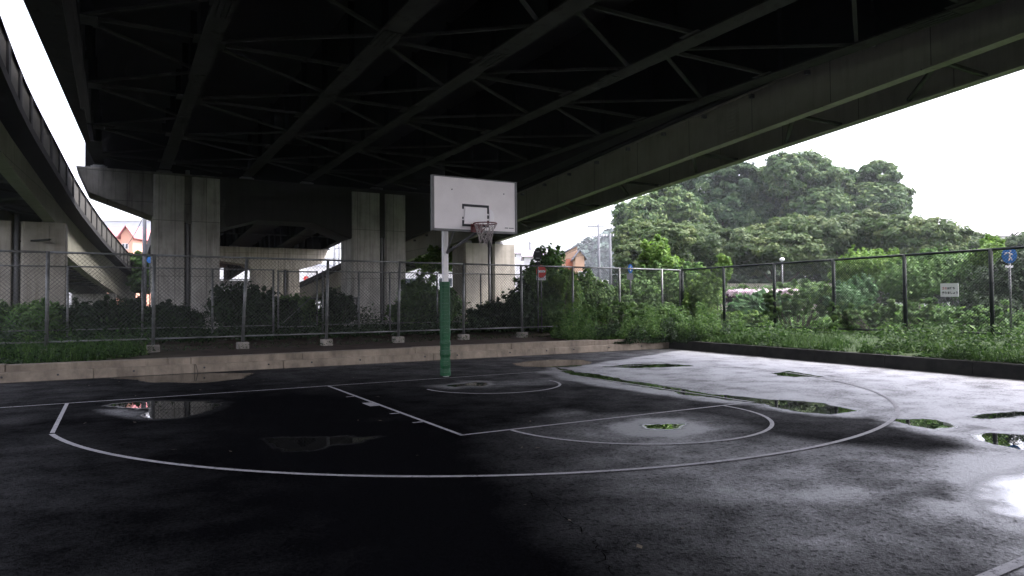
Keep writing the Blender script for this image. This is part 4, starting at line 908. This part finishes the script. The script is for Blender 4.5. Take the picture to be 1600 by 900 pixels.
lf = [(-16, 4.68), (-6.9, 4.68), (-6.0, 5.2), (-5.2, 6.2), (-5.6, 9.5), (-16, 9.5)]
tag(scatter(lf, 12000, .32, .05, M['darkbush'], 615, .35), 'shadowed weeds and dead stems at the left end of the kerb', 'undergrowth', kind='stuff')
tag(scatter(lf, 20000, .32, .045, M['bank'], 614, .5), 'dark leafy weeds in the long grass at the left', 'undergrowth', kind='stuff')
tag(blades(lf, 9000, .32, .42, M['bank'], 604), 'long grass behind the left end of the kerb', 'grass', kind='stuff')
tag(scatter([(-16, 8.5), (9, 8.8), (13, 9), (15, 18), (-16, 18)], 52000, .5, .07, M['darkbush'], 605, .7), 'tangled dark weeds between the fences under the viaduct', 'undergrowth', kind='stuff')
tag(scatter([(-6, 5.2), (6.5, 5.2), (7, 8), (-6, 8)], 1600, .47, .035, M['darkbush'], 606, .07), 'sparse dead leaves and weeds on the bare earth', 'litter', kind='stuff')
fld = [(14.8, -14), (60, -14), (80, 30), (60, 60), (14.8, 60), (6, 24), (14.8, 8.3)]
tag(scatter([(14.7, -12), (26, -12), (30, 30), (12, 30), (14.7, 8.4)], 90000, .5, .075, M['weed'], 607, .55), 'thick weeds beyond the right fence', 'undergrowth', kind='stuff')
tag(scatter(fld, 60000, .5, .16, M['bush'], 608, .5), 'green rough ground of the park', 'undergrowth', kind='stuff')

# ------------------------------------------------------------------ signs
toC = lambda p: Vector((CAM[0]-p[0], CAM[1]-p[1], 0)).normalized()
def round_sign(name, label, px, py, rpx, depth, mface, squash=1.0, pole_x=None, zpole=None, back=False, group=None):
    p = at(px, py, depth); n = toC(p); r = rpx*depth/FPX
    e = empty(name, (p[0], p[1], .45), label, 'road sign', group)
    mb = MB(); mb.disc((p[0], p[1], p[2]), tuple(n), r, .01, squash=squash); f = mb.build('face', mface, e)
    pm = MB(); q = Vector(tuple(p))-n*.05; pm.tube([(q.x, q.y, .45), (q.x, q.y, p[2]+r*.9)], .03, 10); pm.build('pole', M['galv'], e, smooth=True)
    return e, f, p, n, r
e, f, p, n, r = round_sign('no_entry_sign', 'round red no entry sign with a white bar and a small white plate', 845.5, 424, 10, 26.1, M['signred'], .78)
s = n.cross(Vector((0, 0, 1))).normalized()*-1   # image right
s = Vector((0, 0, 1)).cross(n).normalized()
def card(parent, c, s, n, w, h, th, m, name):
    mb = MB(); u = Vector((0, 0, 1)); c = Vector(tuple(c)); a = [c-s*w/2-u*h/2, c+s*w/2-u*h/2, c+s*w/2+u*h/2, c-s*w/2+u*h/2]
    mb.hexa([a[0], a[1], a[1]-n*th, a[0]-n*th, a[3], a[2], a[2]-n*th, a[3]-n*th]); return mb.build(name, m, parent)
card(e, Vector(tuple(p))+n*.010, s, n, r*1.3, r*.36, .004, M['white'], 'white_bar')
pc = at(845.5, 434.3, 26.1)
card(e, Vector(tuple(pc))+n*.006, s, n, 15*26.1/FPX, 7*26.1/FPX, .006, M['white'], 'plate')
w15 = 14*26.1/FPX; o0 = Vector(tuple(pc))+n*.012-s*w15*.46-Vector((0, 0, w15*.06))
text('自転車を除く', w15/6.6, o0, s, (0, 0, 1), M['text'], e)
e, f, p, n, r = round_sign('round_sign', 'round sign seen from its black back above the no entry sign', 840, 398.5, 10.2, 25.8, M['black'], .64)
card(e, Vector(tuple(at(840.5, 411.5, 25.8)))+n*.01, s, n, .17, .11, .05, M['black'], 'bracket')
for z in (-.12, .12): mb = MB(); mb.box(p[0]-.10, p[0]+.10, p[1]-.045, p[1]-.02, p[2]+z-.012, p[2]+z+.012); mb.build('clamp', M['framegrey'], e)
e, f, p, n, r = round_sign('shared_path_sign', 'round blue sign with white figures at the right edge above the fence', 1577, 399, 12.5, 19.5, M['signblue'], .78)
def sym(e, p, n, r, spots):
    mb = MB(); s = Vector((0, 0, 1)).cross(n).normalized(); P0 = Vector(tuple(p))+n*.008; u = Vector((0, 0, 1))
    for (a, b, c_, d, w) in spots: mb.tube([P0+s*a*r+u*b*r, P0+s*c_*r+u*d*r], w*r, 6)
    for (a, b, rad) in ((.12, .55, .11), (-.36, -.42, .0)):
        if rad: mb.disc(P0+s*a*r+u*b*r, tuple(n), rad*r, .006, 12)
    mb.build('symbol', M['white'], e)
sym(e, p, n, r, [(-.45, .25, -.05, .35, .09), (-.05, .35, .35, .05, .09), (.05, .3, .05, -.15, .10), (.05, -.15, -.05, -.7, .08), (.05, -.15, .3, -.65, .08), (-.5, .1, -.35, .2, .06)])
card(e, Vector(tuple(at(1577, 416.5, 19.5)))+n*.006, s, n, .22, .06, .006, M['white'], 'plate')
e, f, p, n, r = round_sign('blue_sign', 'narrow blue and white roadside sign behind the fence left of the corner', 985, 420, 7, 28.7, M['signblue'], .55)
sym(e, p, n, r, [(0, .3, 0, -.5, .14), (-.2, 0, .2, 0, .1)])
card(e, Vector(tuple(at(984.5, 432, 28.7)))+n*.006, s, n, .26, .26, .01, M['roofgrey'], 'plate')
round_sign('blue_sign', 'small round blue sign beside the left viaduct column', 234, 406, 5.0, 50, M['signblue'], .9)
e, f, p, n, r = round_sign('no_entry_sign', 'tiny red no entry sign far off beneath the viaduct beyond the gate', 478, 435, 3.6, 70, M['signred'], 1)
card(e, Vector(tuple(p))+n*.010, s, n, r*1.3, r*.36, .004, M['white'], 'white_bar')

# ------------------------------------------------------------------ utility poles and lines
def upole(label, px, ytop, depth, arms, r=.16):
    t = at(px, ytop, depth); e = empty('utility_pole', (t[0], t[1], .45), label, 'utility pole', 'utility poles along the street')
    mb = MB(); mb.tube([(t[0], t[1], .3), (t[0], t[1], t[2])], r, 10, r1=r*.7); pole = mb.build('pole', M['utility'], e, smooth=True); n = toC(t); s = Vector((0, 0, 1)).cross(n).normalized()
    for dy, half in arms:
        c = Vector((t[0], t[1], t[2]-dy)); mb = MB(); bar(mb, c-s*half, c+s*half, .09, .09)
        o = mb.build('crossarm', M['utility'], e); mb = MB()
        for k in (-.9, -.45, .45, .9): q = c+s*half*k; mb.tube([q+Vector((0, 0, .09)), q+Vector((0, 0, .28))], .05, 6)
        mb.build('insulator', M['white'], o)
    return t, s
tA, sA = upole('grey utility pole with crossarms, taller of the two left of the tree mass', 935, 350, 62, [(.25, 1.0), (1.2, .6)])
tB, sB = upole('dark utility pole just right of the crossarmed one', 953, 365, 56, [(.3, .6)])
tC, sC = upole('distant utility pole with wide crossarms above the ramp pier', 828, 377, 95, [(.3, 1.1), (1.2, .8)], .2)
tD, sD = upole('slim dark utility pole in front of the pale building at the left', 226, 330, 45, [], .16)
tE, sE = upole('utility pole framed in the gap beside the right viaduct column', 523, 378, 80, [(.3, 1.3), (2, 1.3), (3.5, 1)], .22)
tF, sF = upole('thin utility pole right of the crossarmed one in the gap beside the column', 530, 374, 72, [(1, .4)], .14)
def wire(label, a, b, sag):
    mb = MB(); a, b = Vector(tuple(map(float, a))), Vector(tuple(map(float, b)))
    mb.tube([a.lerp(b, i/14)-Vector((0, 0, sag*4*(i/14)*(1-i/14))) for i in range(15)], .018, 4); o = mb.build('power_line', M['cable']); return tag(o, label, 'power line', 'power lines between the utility poles')
wire('upper power line sagging from the far pole to the crossarmed pole', (tC[0], tC[1], tC[2]-.2), (tA[0], tA[1], tA[2]-.1), 1.2)
wire('lower power line sagging from the far pole to the crossarmed pole', (tC[0], tC[1], tC[2]-1.1), (tA[0], tA[1], tA[2]-1.1), 1.3)
wire('power line from the far pole to the dark pole', (tC[0], tC[1], tC[2]-1.9), (tB[0], tB[1], tB[2]-.8), 1.0)
wire('power line running from the crossarmed pole towards the trees', (tA[0], tA[1], tA[2]-1.0), tuple(at(1100, 352, 60)), .5)
wire('thin cable slanting past the pale building at the left', (tD[0], tD[1], tD[2]-.2), tuple(at(190, 392, 60)), .3)

# ------------------------------------------------------------------ houses
def house(label, x0, x1, yt, yb, depth, roof_h, mw, mr, name='house', dp=8, over=.4, gable='side', wins=(), chim=False, cat='house', mono=False):
    a, b = at(x0, yt, depth), at(x1, yt, depth); n = toC((a+b)/2); s = Vector((b[0]-a[0], b[1]-a[1], 0)); W = s.length; s.normalize(); nn = Vector((-s.y, s.x, 0))
    if nn.dot(n) > 0: nn = -nn                              # away from the camera
    zt = a[2]; o = Vector((a[0], a[1], 0)); e = empty(name, ((a[0]+b[0])/2, (a[1]+b[1])/2, .45), label, cat)
    def q(u, v, z): return o+s*u+nn*v+Vector((0, 0, z))
    mb = MB(); mb.hexa([q(0, 0, .3), q(W, 0, .3), q(W, dp, .3), q(0, dp, .3), q(0, 0, zt), q(W, 0, zt), q(W, dp, zt), q(0, dp, zt)])
    ov = over
    if roof_h and gable == 'front': mb.quadface([q(0, 0, zt), q(W, 0, zt), q(W/2, 0, zt+roof_h)]); mb.quadface([q(0, dp, zt), q(W/2, dp, zt+roof_h), q(W, dp, zt)])
    if mono: mb.prism([(0, zt), (W, zt), (W, zt+roof_h)], lambda u, z: q(u, 0, z), lambda u, z: q(u, dp, z))
    mb.build('wall', mw, e)
    rf = MB()
    th = .12
    if mono: rf.prism([(-ov, zt-.02), (W+ov*.5, zt+roof_h+.05), (W+ov*.5, zt+roof_h+.05+th), (-ov, zt-.02+th)], lambda u, z: q(u, -ov, z), lambda u, z: q(u, dp+ov, z))
    elif roof_h and gable == 'front':
        sl_ = roof_h/(W/2)
        rf.prism([(-ov, zt-ov*sl_+.01), (W/2, zt+roof_h+.01), (W+ov, zt-ov*sl_+.01), (W+ov, zt-ov*sl_+.01+th), (W/2, zt+roof_h+th+.03), (-ov, zt-ov*sl_+.01+th)], lambda u, z: q(u, -ov, z), lambda u, z: q(u, dp+ov, z))
    elif roof_h:
        rf.prism([(-ov, zt), (dp+ov, zt), (dp/2, zt+roof_h)], lambda v, z: q(-ov, v, z), lambda v, z: q(W+ov, v, z))
    else: rf.hexa([q(-.1, -.1, zt+.002), q(W+.1, -.1, zt+.002), q(W+.1, dp+.1, zt+.002), q(-.1, dp+.1, zt+.002), q(-.1, -.1, zt+.3), q(W+.1, -.1, zt+.3), q(W+.1, dp+.1, zt+.3), q(-.1, dp+.1, zt+.3)])
    rf.build('roof', mr, e)
    for (u, z, w, h) in wins:
        fb = MB(); u0, z0 = u*W, .45+(zt-.45)*z
        fb.hexa([q(u0-w/2-.06, -.03, z0-.06), q(u0+w/2+.06, -.03, z0-.06), q(u0+w/2+.06, -.002, z0-.06), q(u0-w/2-.06, -.002, z0-.06), q(u0-w/2-.06, -.03, z0+h+.06), q(u0+w/2+.06, -.03, z0+h+.06), q(u0+w/2+.06, -.002, z0+h+.06), q(u0-w/2-.06, -.002, z0+h+.06)])
        wd = fb.build('window', M['white'], e); gb = MB()
        gb.hexa([q(u0-w/2, -.04, z0), q(u0+w/2, -.04, z0), q(u0+w/2, -.031, z0), q(u0-w/2, -.031, z0), q(u0-w/2, -.04, z0+h), q(u0+w/2, -.04, z0+h), q(u0+w/2, -.031, z0+h), q(u0-w/2, -.031, z0+h)])
        gb.build('pane', M['glass'], wd)
    return e, q, W, zt
# pink house at the left: a long eaves side to the left, a gable end to the right
house('pale grey block behind the pink house', 150, 262, 346, 470, 110, 0, M['greywall'], M['palewall'], 'building', cat='building', dp=14)
e, q, W, zt = house('salmon pink house with a dull red roof seen past the left ramp', 189, 207.5, 367, 470, 80, .95, M['peach'], M['roofred'], gable='front', dp=10, over=.35, wins=((.22, .83, .25, .55), (.50, .83, .25, .55), (.8, .45, .5, .8)))
mb = MB(); mb.hexa([q(-6, 1.2, .3), q(-.01, 1.2, .3), q(-.01, 8.4, .3), q(-6, 8.4, .3), q(-6, 1.2, zt-.1), q(-.01, 1.2, zt-.1), q(-.01, 8.4, zt-.1), q(-6, 8.4, zt-.1)]); mb.build('wing_wall', M['peach'], e)
mb = MB(); mb.prism([(.9, zt-.1), (8.8, zt-.1), (4.8, zt+1.45)], lambda v, z: q(-6.3, v, z), lambda v, z: q(.2, v, z)); mb.build('roof', M['roofred'], e)
mb = MB(); mb.hexa([q(-2.6, 1.14, zt-1.7), q(-1.7, 1.14, zt-1.7), q(-1.7, 1.19, zt-1.7), q(-2.6, 1.19, zt-1.7), q(-2.6, 1.14, zt-.8), q(-1.7, 1.14, zt-.8), q(-1.7, 1.19, zt-.8), q(-2.6, 1.19, zt-.8)]); mb.build('window', M['glass'], e)
# orange houses beyond the vines
e, q, W, zt = house('peach house with a steep grey single pitch roof beyond the vines', 872, 902, 402, 470, 75, 1.25, M['peach2'], M['roofgrey'], mono=True, dp=9, wins=((.62, .62, .9, 1.2), (.15, .55, .6, .9)))
mb = MB(); mb.hexa([q(W*.40, -.06, zt-1.6), q(W*.85, -.06, zt-1.6), q(W*.85, -.004, zt-1.6), q(W*.40, -.004, zt-1.6), q(W*.40, -.06, zt-.2), q(W*.85, -.06, zt-.2), q(W*.85, -.004, zt-.2), q(W*.40, -.004, zt-.2)]); mb.build('brick_panel', M['brickred'], e)
house('cream house with a low grey gable right of the peach one', 899, 913, 401, 470, 72, .6, M['peach2'], M['roofgrey'], gable='front', dp=7, over=.25, wins=((.65, .6, .5, .8),))
house('low house with a mauve roof behind the round black sign', 820, 868, 401, 470, 90, 1.2, M['palewall'], M['rooflilac'], dp=8, wins=((.8, .6, 1, 1),))
house('house with a mauve roof peeking out right of the ramp pier', 806, 838, 396, 470, 105, 1.0, M['palewall'], M['rooflilac'], dp=8)
house('pale low building seen under the ramp left of the padded post', 600, 720, 406, 470, 85, .8, M['palewall'], M['roofgrey'], 'building', dp=10, cat='building', wins=((.15, .5, 1.6, 1.0), (.35, .5, 1.6, 1.0), (.8, .5, 1.6, 1.0)))
house('white building far off beyond the viaduct gate', 478, 532, 416, 470, 120, 0, M['palewall'], M['greywall'], 'building', dp=10, cat='building', wins=((.3, .4, 1.4, 1.4), (.6, .4, 1.4, 1.4)))
house('grey roofed house far behind the trees at the right edge', 1497, 1545, 366, 470, 95, 1.1, M['palewall'], M['rooflilac'], dp=9, wins=((.7, .7, 1, 1),))
house('brown roofed house at the very right edge behind the trees', 1555, 1620, 369, 470, 100, 1.3, M['palewall'], M['rooflilac'], dp=9)
tree('street_tree', 'dark roadside tree behind the left ramp by the blue sign', base_px(222, 52), [px_clump(215, 412, 52, 16, 20), px_clump(228, 420, 52, 16, 24), px_clump(220, 440, 52, 20, 20)], 5000, .2, M['bush'], None, 700, .15)
# park wall, lamp, guard rail, barrier
a, b = at(1010, 443, 52), at(1300, 443, 52)
mb = MB(); d_ = Vector((b[0]-a[0], b[1]-a[1], 0)).normalized(); nn = Vector((-d_.y, d_.x, 0))
A0, B0 = Vector((a[0], a[1], 0)), Vector((b[0], b[1], 0)); h1 = a[2]; h2 = b[2]
mb.hexa([A0+Vector((0, 0, .3)), B0+Vector((0, 0, .3)), B0+nn*.2+Vector((0, 0, .3)), A0+nn*.2+Vector((0, 0, .3)), A0+Vector((0, 0, h1)), B0+Vector((0, 0, h2)), B0+nn*.2+Vector((0, 0, h2)), A0+nn*.2+Vector((0, 0, h1))])
mb.mi = 0; o = mb.build('low_wall', M['conc_far']); tag(o, 'long low pale wall at the foot of the park trees', 'wall')
p = at(1222, 406, 44); e = empty('park_lamp', (p[0], p[1], .45), 'white globe park lamp on a slim pole under the trees', 'lamp')
mb = MB(); mb.tube([(p[0], p[1], .4), (p[0], p[1], p[2]-.1)], .045, 10); mb.build('pole', M['galv'], e, smooth=True)
mb = MB(); mb.tube([(p[0], p[1], p[2]-.10), (p[0], p[1], p[2]-.03), (p[0], p[1], p[2]+.07), (p[0], p[1], p[2]+.14)], [.07, .15, .16, .06], 14); mb.build('lamp_shade', M['white'], e, smooth=True)
a, b = at(335, 437, 58), at(430, 437, 58); e = empty('guard_railing', (a[0], a[1], .45), 'pale picket railing far off between the viaduct columns', 'railing')
z1 = a[2]; z0 = z1-1.0; A0, B0 = Vector((a[0], a[1], 0)), Vector((b[0], b[1], 0))
for z in (z0, z1): mb = MB(); mb.tube([A0+Vector((0, 0, z)), B0+Vector((0, 0, z))], .04, 6); mb.build('rail', M['galv'], e)
mb = MB()
for i in range(41): q = A0.lerp(B0, i/40); mb.tube([q+Vector((0, 0, z0)), q+Vector((0, 0, z1))], .028, 5)
mb.build('pickets', M['palewall'], e)
mb = MB(); mb.hexa([A0+Vector((0, 0, .3)), B0+Vector((0, 0, .3)), B0+Vector((.1, .3, .3)), A0+Vector((.1, .3, .3)), A0+Vector((0, 0, z0-.1)), B0+Vector((0, 0, z0-.1)), B0+Vector((.1, .3, z0-.1)), A0+Vector((.1, .3, z0-.1))]); mb.build('plinth', M['conc_deck'], e)
a, b = at(470, 467, 30), at(562, 466, 30); e = empty('barrier_rail', (a[0], a[1], .45), 'grey horizontal barrier pipe behind the gate near the right column', 'barrier')
mb = MB(); mb.tube([tuple(a), tuple(b)], .05, 8); mb.build('rail', M['galv'], e, smooth=True)
for k in (.05, .5, .95):
    q = Vector(tuple(a)).lerp(Vector(tuple(b)), k); mb = MB(); mb.tube([(q.x, q.y, .4), (q.x, q.y, q.z)], .045, 8); mb.build('post', M['galv'], e, smooth=True)

# ------------------------------------------------------------------ air
mb = MB(); mb.box(-420, 420, -120, 620, -1.6, 60)
vm = bpy.data.materials.new('pale humid air'); vm.use_nodes = True; t = vm.node_tree; t.nodes.clear()
pv = t.nodes.new('ShaderNodeVolumePrincipled'); pv.inputs['Color'].default_value = (.9, .94, 1, 1); pv.inputs['Density'].default_value = .00042; pv.inputs['Anisotropy'].default_value = .3
oo = t.nodes.new('ShaderNodeOutputMaterial'); t.links.new(pv.outputs[0], oo.inputs['Volume'])
tag(mb.build('haze', vm), 'thin pale humid air over the whole place', 'haze', kind='stuff')
